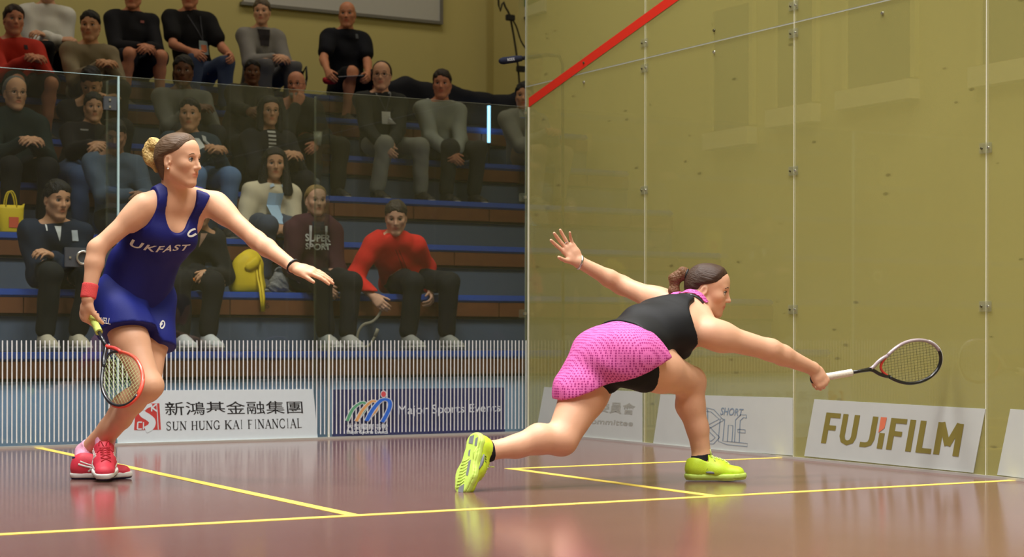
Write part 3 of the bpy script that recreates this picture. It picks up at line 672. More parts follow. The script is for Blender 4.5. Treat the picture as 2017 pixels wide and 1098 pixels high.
def hand(W, D, N, T, curl=(15, 15, 10), spread=6, s=1.0, thumb=(35, 10), curls=None, k=.006):
    """palm and five fingers. W wrist, D direction to the fingertips, N palm normal, T thumb side; curl per joint in degrees"""
    D = nrm(D); N = ortho(N, D); T = ortho(np.asarray(T)-N*np.dot(T, N), D); P = []
    W = np.array(W, float)
    P.append(Cone(W-D*.01*s, W+D*.045*s, .026*s, .036*s, T, .62, .50, k=.015)); P.append(Cone(W+D*.04*s, W+D*.080*s, .037*s, .040*s, T, .46, .36, k=.012))
    P.append(Ell(W+D*.035*s+T*.022*s+N*.008*s, [D, T, N], [.030*s, .017*s, .015*s], .01))
    tips = []
    for i, (lt, b, ls) in enumerate(((.0285, .086, (.043, .026, .021)), (.0095, .090, (.047, .030, .022)), (-.0095, .087, (.043, .028, .021)), (-.027, .078, (.034, .021, .019)))):
        c = curls[i] if curls else curl; p = W+D*b*s+T*lt*s; a = math.radians(spread*(1.5-i)); d0 = nrm(D*math.cos(a)+T*math.sin(a)); ang = 0; r = (.0097, .0096, .0090, .0080)[i]*s
        P.append(Cone(p-d0*.022*s, p, r*1.12, r*1.06, k=.008))
        for j in range(3):
            ang += math.radians(c[j]); d = d0*math.cos(ang)+N*math.sin(ang); q_ = p+d*ls[j]*s; P.append(Cone(p, q_, r*(1-.07*j), r*(.93-.09*j), k=.0025)); p = q_
        tips.append(p)
    a, b = math.radians(thumb[0]), math.radians(thumb[1])
    p = W+D*.022*s+T*.026*s+N*.004*s; d = nrm(D*math.cos(a)+T*math.sin(a)+N*math.sin(b)); q_ = p+d*.040*s; P.append(Cone(p, q_, .0145*s, .011*s, k=.012))
    d2 = nrm(d+N*math.sin(b)*.8+D*.25); r_ = q_+d2*.030*s; P.append(Cone(q_, r_, .0105*s, .0095*s, k=.004))
    d3 = nrm(d2+N*math.sin(b)*.6+D*.2); P.append(Cone(r_, r_+d3*.023*s, .0095*s, .0078*s, k=.003))
    return P
# ================================================================== players
def cv(x, y, z): return CR*x+CU*y-CF*z          # right, up, towards the viewer of the photograph
def torso_prims(J, male=False, bust=True, sc=1.0, wid=None, dep=.74):
    """trunk from pelvis to shoulders; J holds joint positions"""
    up = nrm(J['neck']-J['pel']); Lh = J['hipL']-J['hipR']; Ls = J['shL']-J['shR']; Lm = nrm(Lh)+nrm(Ls)
    Fs = nrm(np.cross(ortho(Ls, up), up)); Fh = nrm(np.cross(ortho(Lh, up), up)); w = 1.0*sc
    uw = nrm(J['waist']-J['pel']); hw, ww, cw = (.150, .150, .160) if male else (.152, .118, .134)
    if wid: hw, ww, cw = wid
    P = [Cone(J['pel']-uw*.03*sc, J['pel']+uw*.07*sc, hw*w, (hw*.5+ww*.5)*w, Lh, dep-.02, dep, .05), Cone(J['pel']+uw*.06*sc, J['waist'], (hw*.45+ww*.55)*w, ww*w, Lm, dep, dep, .04),
         Cone(J['waist'], J['chest'], ww*w, cw*w, Lm, dep, dep, .04), Cone(J['chest'], J['neck']-up*.055*sc, cw*w, .108*w, Ls, dep, dep-.08, .04)]
    for a in ('shL', 'shR'):
        P.append(Cone(J['neck']-up*.035*sc, J[a]+up*.002, .050*w, .050*w, k=.04)); P.append(Cone(J['neck']+up*.03*sc-Fs*.012, J[a]+up*.015-Fs*.01, .032*w, .030*w, k=.04))
        P.append(Cone(J['chest']*.45+J[a]*.55-up*.02, J['chest']*.8+J[a]*.2, .06*w, .085*w, k=.04))
    if bust and not male:
        for q_ in (-1, 1): P.append(Ell(J['chest']+Fs*.073*sc+nrm(Ls)*.062*q_*sc+up*.01, [Fs, nrm(Ls), up], [.05*sc, .054*sc, .055*sc], .03))
    for q_ in ('hipL', 'hipR'): P.append(Ell(J[q_]-Fh*.045*sc-uw*.01, [Fh, nrm(Lh), uw], [.085*sc, .082*sc, .09*sc], .04))
    return P
def arm_prims(sh, el, wr, L=None, r=(.047, .037, .040, .026), k=.03):
    d = nrm(wr-el); fm = el+(wr-el)*.28
    return [Cone(sh, el, r[0], r[1], k=k), Ell(sh+(el-sh)*.18, [nrm(el-sh), nrm(np.cross(el-sh, (0, 0, 1))), nrm(np.cross(el-sh, np.cross(el-sh, (0, 0, 1))))], [.075, r[0]*1.10, r[0]*1.10], .03),
            Cone(el, fm, r[1]*.97, r[2]*.96, k=.03), Cone(fm, wr, r[2]*.96, r[3], L, .85 if L is not None else 1, .72 if L is not None else 1, k=.02)]
def leg_prims(hip, kn, an, r=(.088, .056, .056, .036), calf=None, k=.04, sc=1.0):
    d = nrm(an-kn); back = ortho(-(np.asarray(kn)-(np.asarray(hip)+np.asarray(an))/2), d) if calf is None else ortho(calf, d)
    r = [x*sc for x in r]; mc = kn+(an-kn)*.30+back*.016*sc
    fr = ortho(-back, nrm(kn-hip))
    return [Cone(hip, hip+(kn-hip)*.45, r[0], r[0]*.88, k=k), Cone(hip+(kn-hip)*.42, kn, r[0]*.89, r[1], k=.03), Ell(kn-back*.014*sc, [d, back, np.cross(d, back)], [.05*sc, .044*sc, .047*sc], .02),
            Cone(kn, mc, r[1]*.92, r[2], k=.03), Cone(mc, kn+(an-kn)*.62, r[2], r[2]*.74, k=.02), Cone(kn+(an-kn)*.6, an, r[2]*.76, r[3], k=.02), Ell(an, [d, back, np.cross(d, back)], [.036*sc, .037*sc, .037*sc], .012)]
class Frame:
    def __init__(s, o, f, u): s.o = np.array(o, float); s.f = nrm(f); s.u = ortho(u, s.f); s.l = np.cross(s.u, s.f)
    def p(s, x, y, z): return s.o+s.f*x+s.l*y+s.u*z
    def loc(s, X, Y, Z):
        x, y, z = X-s.o[0], Y-s.o[1], Z-s.o[2]; return [x*a[0]+y*a[1]+z*a[2] for a in (s.f, s.l, s.u)]
def shoe(parent, F, ank, m_up, m_sole, m_out, m_lace, sc=1.0, h=.0045, laces=True, collar=None, detail=None, side=1, nm='shoe', ch=.098):
    """F: frame at the heel on the ground, f to the toe, u up. upper, sole, outsole and laces are built apart"""
    K = lambda a, b, ra, rb, fa=1, fb=1, k=.02: Cone(F.p(*[v*sc for v in a]), F.p(*[v*sc for v in b]), ra*sc, rb*sc, F.l, fa, fb, k=k)
    up = [K((.040, 0, .045), (.045, 0, .075), .034, .032), K((.05, 0, .045), (.14, .004*side, .045), .036, .041, 1.0, .75), K((.14, .004*side, .040), (.225, .008*side, .033), .042, .036, .75, .62), K((.06, 0, .085), (.15, 0, .055), .030, .030)]
    al = F.loc(*ank); top = F.p(*[v for v in al])
    up.append(Cone(F.p(.048*sc, 0, .06*sc), F.p(.048*sc, 0, .06*sc)+nrm(np.array(ank)-F.p(.048*sc, 0, .06*sc))*.05*sc, .036*sc, .036*sc, k=.02))
    ct = F.p(.05*sc, 0, ch*sc); cn = nrm(np.array(ank)-F.p(.055*sc, 0, .03*sc))
    def clip(X, Y, Z):
        x, y, z = F.loc(X, Y, Z); return np.maximum(.012*sc-z, np.minimum((X-ct[0])*cn[0]+(Y-ct[1])*cn[1]+(Z-ct[2])*cn[2], .098*sc-x))
    s = sdf_obj(nm, up, h, m_up, parent, 1, t=.006*sc, clip=clip)
    so = [K((.040, 0, .02), (.10, .0, .02), .037, .031), K((.10, 0, .02), (.18, .006*side, .02), .031, .045), K((.18, .006*side, .02), (.225, .010*side, .02), .045, .036)]
    def cl(a, b):
        def f(X, Y, Z): x, y, z = F.loc(X, Y, Z); tw = .012*sc*np.clip((x-.2*sc)/(.08*sc), 0, 1); return np.maximum(a*sc+tw*.4-z, z-b*sc-tw*.5)
        return f
    sdf_obj('sole', so, h, m_sole, s, 1, t=.008*sc, clip=cl(.007, .029)); sdf_obj('outsole', so, h, m_out, s, 1, t=.006*sc, clip=cl(.0, .010))
    if laces:
        bm = bmesh.new(); bv = BVHTree.FromPolygons([tuple(x.co) for x in s.data.vertices], [tuple(p.vertices) for p in s.data.polygons])
        def drop(x, y):                                                  # the point of the upper under (x, y), seen from above the foot
            h_ = bv.ray_cast(Vector(F.p(x, y, .2*sc)), Vector(-F.u), .3); return np.array(h_[0])+np.array(h_[1])*.0015*sc if h_[0] is not None else F.p(x, y, .08*sc)
        for i in range(5):
            x = (.112+.016*i)*sc
            for q_ in (-1, 1): add_tube(bm, [drop(x+.016*sc*k, (-.020+.040*k)*q_*sc) for k in np.linspace(0, 1, 6)], .0026*sc, 5)
        kn_ = drop(.112*sc, 0)
        for q_ in (-1, 1):
            add_tube(bm, [kn_+(F.l*q_*(.004+.020*math.sin(t/2))+F.u*.026*math.sin(t)-F.f*.006*math.sin(t))*sc for t in np.linspace(.1, 3.0, 9)], .0024*sc, 5)
            add_tube(bm, [kn_]+[drop((.112+.014*k)*sc, .034*k*q_*sc) for k in (.4, .7, 1.0)], .0024*sc, 5)
        bm_obj('laces', bm, m_lace, s)
    if collar: tube('collar', [F.p(.05*sc, 0, .09*sc)+cn*.006*sc+(F.f*math.cos(t)*.041+F.l*math.sin(t)*.036)*sc for t in np.linspace(0, 2*PI, 20, endpoint=False)], .006*sc, collar, s, 6, True)
    return s
def project_print(name, geo, origin, ex, ey, size, target, m, parent, off=.0022, back=.25):
    """flat lettering laid onto a curved garment: each point is dropped along the print's normal onto the cloth"""
    v, f, dim = geo; me = target.data; bvh = BVHTree.FromPolygons([tuple(x.co) for x in me.vertices], [tuple(p.vertices) for p in me.polygons])
    n = nrm(np.cross(ex, ey)); ex, ey = nrm(ex), nrm(ey); P = []; ok = []
    for a, b in v:
        p = np.array(origin)+ex*(a-.5)*size[0]+ey*(b-.5)*size[1]
        h = bvh.ray_cast(Vector(p+n*back), Vector(-n), back+.3)
        ok.append(h[0] is not None); P.append(np.array(h[0])+np.array(h[1])*off*np.sign(np.dot(np.array(h[1]), n)) if h[0] is not None else p)
    f = [q_ for q_ in f if all(ok[i] for i in q_)]
    if not name.startswith('lettering') and f:                            # keep the one piece that lies on the cloth
        par = list(range(len(P)))
        def find(a):
            while par[a] != a: par[a] = par[par[a]]; a = par[a]
            return a
        for q_ in f:
            for b in q_[1:]: par[find(b)] = find(q_[0])
        cn = {}
        for q_ in f: cn[find(q_[0])] = cn.get(find(q_[0]), 0)+1
        big = max(cn, key=cn.get); f = [q_ for q_ in f if find(q_[0]) == big]
    used = sorted({i for q_ in f for i in q_}); mp = {i: n for n, i in enumerate(used)}
    return mesh_obj(name, [P[i] for i in used], [tuple(mp[i] for i in q_) for q_ in f], m, parent)
def subdiv(geo, n=2):
    v, f, d = geo; bm = bmesh.new(); bv = [bm.verts.new((a, b, 0)) for a, b in v]
    for q_ in f:
        try: bm.faces.new([bv[i] for i in q_])
        except ValueError: pass
    bmesh.ops.subdivide_edges(bm, edges=bm.edges, cuts=n, use_grid_fill=True); bm.verts.index_update()
    r_ = (np.array([tuple(x.co)[:2] for x in bm.verts]), [tuple(w_.index for w_ in fc.verts) for fc in bm.faces], d); bm.free(); return r_
def racket(label, butt, axis, wide, grip_rgb, fr_a, fr_b, accent, string_rgb, L=.685, HL=.32, HW=.192, th=.020, print_=None, red_arm=True):
    """squash racket: grip, shaft and throat, frame with bumper, strings"""
    axis = nrm(axis); wide = ortho(wide, axis); nr = np.cross(axis, wide); B = np.array(butt, float)
    pt = lambda a, b, c=0: B+axis*a+wide*b+nr*c
    root = empty('squash_racket', B); tag(root, label, 'racket')
    mg = mat('grip_%d' % sum(grip_rgb), grip_rgb, rough=.8, var=.1, scale=80, bump=.3, bscale=200); ma = mat('frame_%d_%d_%d' % fr_a, fr_a, rough=.3, var=.04, coat=.4); mb = mat('frame_%d_%d_%d' % fr_b, fr_b, rough=.3, var=.04, coat=.4); mc = mat('accent_%d_%d_%d' % accent, accent, rough=.35, coat=.4)
    ms = mat('string_%d' % sum(string_rgb), string_rgb, rough=.5)
    bm = bmesh.new(); add_tube(bm, [pt(a, 0) for a in np.linspace(.012, .205, 26)], [.0158+.0008*((i % 2)) for i in range(26)], 10); g = bm_obj('grip', bm, mg, root)
    tube('butt_cap', [pt(-.002, 0), pt(0, 0), pt(.012, 0)], [.012, .0185, .0185], mat('cap_dark', (30, 30, 32), rough=.5), g, 12)
    hc = L-HL/2-.008                                                     # head centre
    def hp(t):                                                           # tear-drop head outline, t=0 at the tip
        x = math.cos(t)*HL/2; y = math.sin(t)*HW/2*(1+.10*math.cos(t)); return (hc+x, y*(1-.30*max(0, -math.cos(t))**2))
    thr = L-HL-.06
    tube('shaft', [pt(.200, 0), pt(thr-.06, 0), pt(thr, 0)], [.0085, .0080, .0105], ma, root, 8)
    arms = []
    t0 = 2.42
    for q_, m_ in ((-1, ma), (1, mb)):
        e = hp(q_*t0); tube('throat_arm', [pt(*p) for p in bez((thr-.01, 0), (thr+.03, .006*q_), (e[0]-.07, e[1]*.62), (e[0]+.004, e[1]), 10)], [.0088]*10, m_ if q_ < 0 or not red_arm else mc, root, 7)
    tt = np.linspace(-t0, t0, 49)
    tube('frame', [pt(*hp(t)) for t in tt if t <= 0.35], .0078, ma, root, 7, flat=(nr, th/.0156)); tube('frame', [pt(*hp(t)) for t in tt if t >= 0.30], .0078, mb, root, 7, flat=(nr, th/.0156))
    tube('throat_bridge', [pt(*hp(t)) for t in np.linspace(t0, 2*PI-t0, 13)], .0062, ma if red_arm else mc, root, 7)
    bp = tube('bumper', [pt(hp(t)[0]+.004*math.cos(t), hp(t)[1]+.003*math.sin(t)) for t in np.linspace(-.9, .9, 19)], .0068, mc if print_ is None else print_, root, 6)
    poly = [hp(t) for t in np.linspace(0, 2*PI, 96, endpoint=False)]
    def span(u, ax):                                                     # chord of the head outline at a given offset
        r_ = []
        for i in range(96):
            p, q2 = poly[i], poly[(i+1) % 96]; a, b = p[ax]-u, q2[ax]-u
            if a*b < 0: w_ = a/(a-b); r_.append(p[1-ax]+(q2[1-ax]-p[1-ax])*w_)
        return (min(r_), max(r_)) if len(r_) > 1 else None
    bm = bmesh.new()
    for i in range(14):
        u = (i-6.5)*.0125; s_ = span(u, 1)
        if s_: add_tube(bm, [pt(s_[0], u, .0006*(-1)**i), pt(s_[1], u, -.0006*(-1)**i)], .0007, 4)
    for i in range(17):
        u = hc-HL/2+.022+i*.0172; s_ = span(u, 0)
        if s_: add_tube(bm, [pt(u, s_[0]), pt(u, s_[1])], .0007, 4)
    st = bm_obj('strings', bm, ms, root); st['kind'] = 'stuff'
    return root
M_skinA = mat('skin_fair', (226, 174, 140), rough=.48, var=.06, scale=25, sss=.03, attr='tint', spec=.35)
M_skinB = mat('skin_light', (228, 176, 144), rough=.46, var=.06, scale=25, sss=.03, attr='tint', spec=.35)
def fabric(name, rgb, rough=.75, bump=.12, bscale=500, var=.06, sheen=.0): return mat(name, rgb, rough=rough, var=var, scale=12, bump=bump, bscale=bscale, sheen=sheen, spec=.25)
# ------------------------------------------------------------------ player in navy
def player_navy():
    D = atD; J = dict(shR=D(284, 408, 7.66), shL=D(424, 404, 7.84), neck=D(347, 388, 7.74), pel=D(263, 590, 7.88), hipR=D(228, 603, 7.80), hipL=D(300, 600, 7.95), waist=D(280, 528, 7.85), chest=D(318, 458, 7.79),
        elR=D(191, 490, 7.60), wrR=D(173, 590, 7.56), elL=D(506, 474, 7.74), wrL=D(578, 526, 7.60), knR=D(294, 760, 7.64), anR=D(207, 866, 7.93), knL=D(290, 765, 7.80), anL=D(167, 892, 7.99))
    root = empty('person', (J['anR'][0], J['anR'][1], 0)); tag(root, 'squash player in navy vest and shorts with red shoes holding a racket low', 'person')
    hd = Head(D(352, 320, 7.68), cv(.93, -.04, .36), cv(.06, 1, .05), .96)
    T = torso_prims(J, wid=(.158, .142, .148), dep=.68); up = nrm(J['neck']-J['pel']); Ls = nrm(J['shL']-J['shR']); Fc = nrm(np.cross(ortho(Ls, up), up))
    aR = arm_prims(J['shR'], J['elR'], J['wrR']); aL = arm_prims(J['shL'], J['elL'], J['wrL'])
    lR = leg_prims(J['hipR'], J['knR'], J['anR'], calf=cv(-.8, -.3, -.3)); lL = leg_prims(J['hipL'], J['knL'], J['anL'], calf=cv(-.8, -.3, -.3))
    nk = [Cone(J['neck']-up*.03, hd.p(-.030, 0, -.045), .052, .047, k=.03)]
    for q_ in (-1, 1): nk.append(Cone(hd.p(-.02, .05*q_, -.03), J['neck']+Fc*.03+Ls*.012*q_-up*.01, .012, .011, k=.02))
    ax = nrm(D(250, 808, 7.12)-D(152, 603, 7.60))
    dh = nrm(J['wrR']-J['elR']); Dr = ortho(nrm(dh+CF*.35), ax*1.0); Tr = ax; Nr = np.cross(Tr, Dr)
    hR = hand(J['wrR'], Dr*.9+dh*.25, Nr, Tr, (62, 80, 42), 1, .98, (40, 40)); gc = J['wrR']+Dr*.078+Nr*.030
    Dl = nrm(cv(.96, -.24, .05)); Tl = ortho(cv(0, -.45, .9), Dl); Nl = np.cross(Dl, Tl)
    hL = hand(J['wrL'], Dl, Nl, Tl, (8, 10, 8), 1.5, .98, (22, 8))
    feet = []
    FR = Frame(D(203, 925, 8.02), cv(.14, -.22, .95), cv(0, .95, .3)); FL = Frame(atZ(140, 944, 0.0), V3(*(atZ(246, 944, 0)-atZ(140, 944, 0))), V3(0, 0, 1))
    # right foot on its toes: heel lifted behind, toe on the floor in front
    toe = atZ(212, 949, .004); heel = J['anR']+cv(-.02, -.085, -.055)*1.0; FR = Frame(heel, toe-heel, cv(0, 1, .2)); FR.o = toe-FR.f*.262
    for F in (FR, FL): feet += [Cone(F.p(.05, 0, .05), F.p(.17, 0, .038), .027, .02, k=.03)]
    FLa = FL.p(.05, 0, .10)
    prims = T+nk+hd.prims()+aR+aL+lR+lL+hR+hL+feet
    fine = [(*hd.box(.15), .0042)]
    for hp_ in (hR, hL): lo, hi = bounds(hp_, .012); fine.append((lo, hi, .0034))
    body_obj('body', prims, .0085, fine, M_skinA, root, hd.lips())
    hd.add_face(root, brow=(120, 92, 66), iris=(84, 96, 98)); hair = hd.hair(root, (96, 74, 54), 'slick', .0042, .010, strands=True)
    # looped blond bun
    bn = [Cone(hd.p(-.09, 0, .07), hd.p(-.125, 0, .075), .026, .028, k=.02)]
    lp = [hd.p(-.137+.030*math.cos(t), .008*math.sin(t), .048+.044*math.sin(t)) for t in np.linspace(0, 2*PI, 11)]
    for a, b in zip(lp[:-1], lp[1:]): bn.append(Cone(a, b, .018, .018, k=.012))
    bn.append(Cone(hd.p(-.150, 0, .03), hd.p(-.115, 0, -.035), .020, .011, k=.02))
    sdf_obj('bun', bn, .004, hair_mat((196, 164, 100)), hair, 1, wrinkle=.0015, wf=90)
    bm = bmesh.new(); bmesh.ops.create_uvsphere(bm, u_segments=8, v_segments=6, radius=.004, matrix=Matrix.Translation(hd.p(-.003, -.083, -.034))); bm_obj('earring', bm, mat('pearl', (240, 238, 230), rough=.2), root)
    # vest
    navy = fabric('navy_cloth', (26, 30, 104), .55, .10, 420); navy2 = fabric('navy_shorts', (26, 36, 118), .6, .10, 420)
    nk0, pel = J['neck'], J['pel']; dn = -up
    fr = Frame(nk0, Fc, up)
    def vest(X, Y, Z):
        w, u, v = fr.loc(X, Y, Z); front = w > -.01
        dep = np.where(front, .135, .075); e = np.sqrt((u/.068)**2+(np.minimum(v-.01, 0)/dep)**2); g1 = (1-e)*.068
        e2 = np.sqrt(((np.abs(u)-.206)/.100)**2+((v+.04)/.155)**2); g2 = (1-e2)*.09
        return np.maximum(np.maximum(g1, g2), np.maximum(-.53-v+.25*u, v-.06))
    vt = sdf_obj('vest', T, .0048, navy, root, 4, t=.012, clip=vest, wrinkle=.0036, wf=26)
    tub = []
    # shorts: loose legs over the pelvis
    hp_ = T[:1]+[p for p in T if isinstance(p, Ell)][-2:]
    tR, tL = nrm(J['knR']-J['hipR']), nrm(J['knL']-J['hipL'])
    sh = T[:2]+hp_[1:]+[Cone(J['hipR']-tR*.02, J['hipR']+tR*.19, .112, .124, k=.03), Cone(J['hipL']-tL*.02, J['hipL']+tL*.25, .104, .112, k=.03)]
    hR_, hL_ = D(250, 660, 7.76), J['hipL']+tL*.215; nR, nL = nrm(tR+.35*CR*0+cv(-.25, -.1, 0)), nrm(tL+cv(.1, -.2, 0)); mid = (J['hipR']+J['hipL'])/2; sep = nrm(J['hipL']-J['hipR'])
    def shc(X, Y, Z):
        a = (X-hR_[0])*nR[0]+(Y-hR_[1])*nR[1]+(Z-hR_[2])*nR[2]; b = (X-hL_[0])*nL[0]+(Y-hL_[1])*nL[1]+(Z-hL_[2])*nL[2]
        s_ = (X-mid[0])*sep[0]+(Y-mid[1])*sep[1]+(Z-mid[2])*sep[2]; tt = np.clip(s_/.05+.5, 0, 1); g = a*(1-tt)+b*tt
        v = (X-pel[0])*up[0]+(Y-pel[1])*up[1]+(Z-pel[2])*up[2]; return np.maximum(g, v-.13)
    st = sdf_obj('shorts', sh, .0065, navy2, root, 2, t=.006, clip=shc, wrinkle=.0048, wf=30)
    pw = mat('print_offwhite', (222, 222, 214), rough=.6)
    ctr = D(326, 496, 7.66); project_print('lettering', subdiv(text_geo('UKFAST', .02, 1.15), 2), ctr, Ls*1.0+up*.02, up, (.235, .036), vt, pw, root)
    # spiral sports mark on the chest
    V_, F_ = [], []
    sp = [tuple(p) for p in spline([(.12, .42), (.4, .72), (.75, .95), (.95, .8), (.85, .45), (.5, .12), (.2, .05), (.08, .2), (.3, .48), (.62, .62)], 6)]
    ribbon(V_, F_, sp, .075, lambda p: (p[0], p[1]), None); project_print('emblem', (np.array(V_), F_, None), D(374, 452, 7.66), CR, CU, (.044, .058), vt, pw, root)
    project_print('lettering', subdiv(text_geo('oWELL', .015), 2), D(208, 632, 7.70), cv(1, -.12, 0), cv(.1, 1, .0), (.075, .026), st, pw, root)
    ribV, ribF = [], []; ribbon(ribV, ribF, sp, .09, lambda p: (p[0], p[1]), None); project_print('emblem', (np.array(ribV), ribF, None), D(324, 640, 7.80), cv(.6, 0, -.6), cv(0, 1, 0), (.03, .035), st, pw, root)
    # wristbands
    cor = fabric('wristband_coral', (228, 84, 84), .85, .4, 300)
    d_ = nrm(J['wrR']-J['elR']); sdf_obj('wristband', [Cone(J['wrR']-d_*.058, J['wrR']-d_*.012, .0345, .0335, k=.01)], .004, cor, root, 1, clip=lambda X, Y, Z: np.abs((X-J['wrR'][0])*d_[0]+(Y-J['wrR'][1])*d_[1]+(Z-J['wrR'][2])*d_[2]+.036)-.032)
    d2 = nrm(J['wrL']-J['elL']); c2 = J['wrL']-d2*.002; e1 = ortho(CU, d2); e2 = np.cross(d2, e1)
    tube('watch_strap', [c2+e1*.030*math.cos(t)+e2*.028*math.sin(t) for t in np.linspace(0, 2*PI, 24, endpoint=False)], .0065, mat('strap_black', (20, 20, 24), rough=.4), root, 6, True)
    # socks and shoes
    red = mat('shoe_coral', (232, 62, 84), rough=.55, var=.08, scale=60, bump=.1, bscale=300); sw = mat('shoe_white', (236, 236, 232), rough=.5); sn = mat('shoe_navy', (32, 28, 70), rough=.5)
    sock = fabric('sock_pink', (238, 176, 204), .85, .3, 300)
    for an, F, kn in ((J['anR'], FR, J['knR']), (J['anL'], FL, J['knL'])):
        d_ = nrm(kn-an); base = F.p(.05, 0, .05)
        sdf_obj('sock', [Cone(base, an, .034, .0375, k=.01), Cone(an, an+d_*.05, .037, .036, k=.01)], .0045, sock, root, 1, t=.006, clip=lambda X, Y, Z: (X-an[0])*d_[0]+(Y-an[1])*d_[1]+(Z-an[2])*d_[2]-(.045 if F is FL else .02))
        s = shoe(root, F, an, red, sw, sn, mat('lace_red', (206, 50, 64), rough=.7), collar=sn if F is FL else None, side=1 if F is FL else -1)
        bv = BVHTree.FromPolygons([tuple(x.co) for x in s.data.vertices], [tuple(p.vertices) for p in s.data.polygons])
        def on(pts): return [np.array(h_[0])+np.array(h_[1])*-.0022 for h_ in (bv.find_nearest(Vector([float(c_) for c_ in p_])) for p_ in pts)]
        for q_ in (-1, 1):                                               # crossed white stripes on each flank
            for pth, wd_ in (([(.085, .060, .030), (.105, .055, .060), (.120, .045, .085)], .0050), ([(.112, .060, .032), (.128, .055, .058), (.140, .040, .080)], .0050), ([(.040, .060, .070), (.090, .060, .055), (.140, .060, .040), (.190, .060, .030)], .0055), ([(.050, .060, .085), (.095, .060, .068), (.150, .060, .050)], .0040)):
                pp = on([F.p(x_, y_*q_, z_) for x_, y_, z_ in spline(pth, 5)]); tube('side_stripe', pp, wd_, sw, s, 6)
    racket('red and black squash racket with lime grip held low by navy player', gc-ax*.075, ax, cv(.95, .25, .45), (214, 232, 120), (38, 40, 46), (236, 92, 72), (216, 70, 64), (190, 214, 150), print_=mat('bumper_red', (234, 80, 60), rough=.4))
    return J
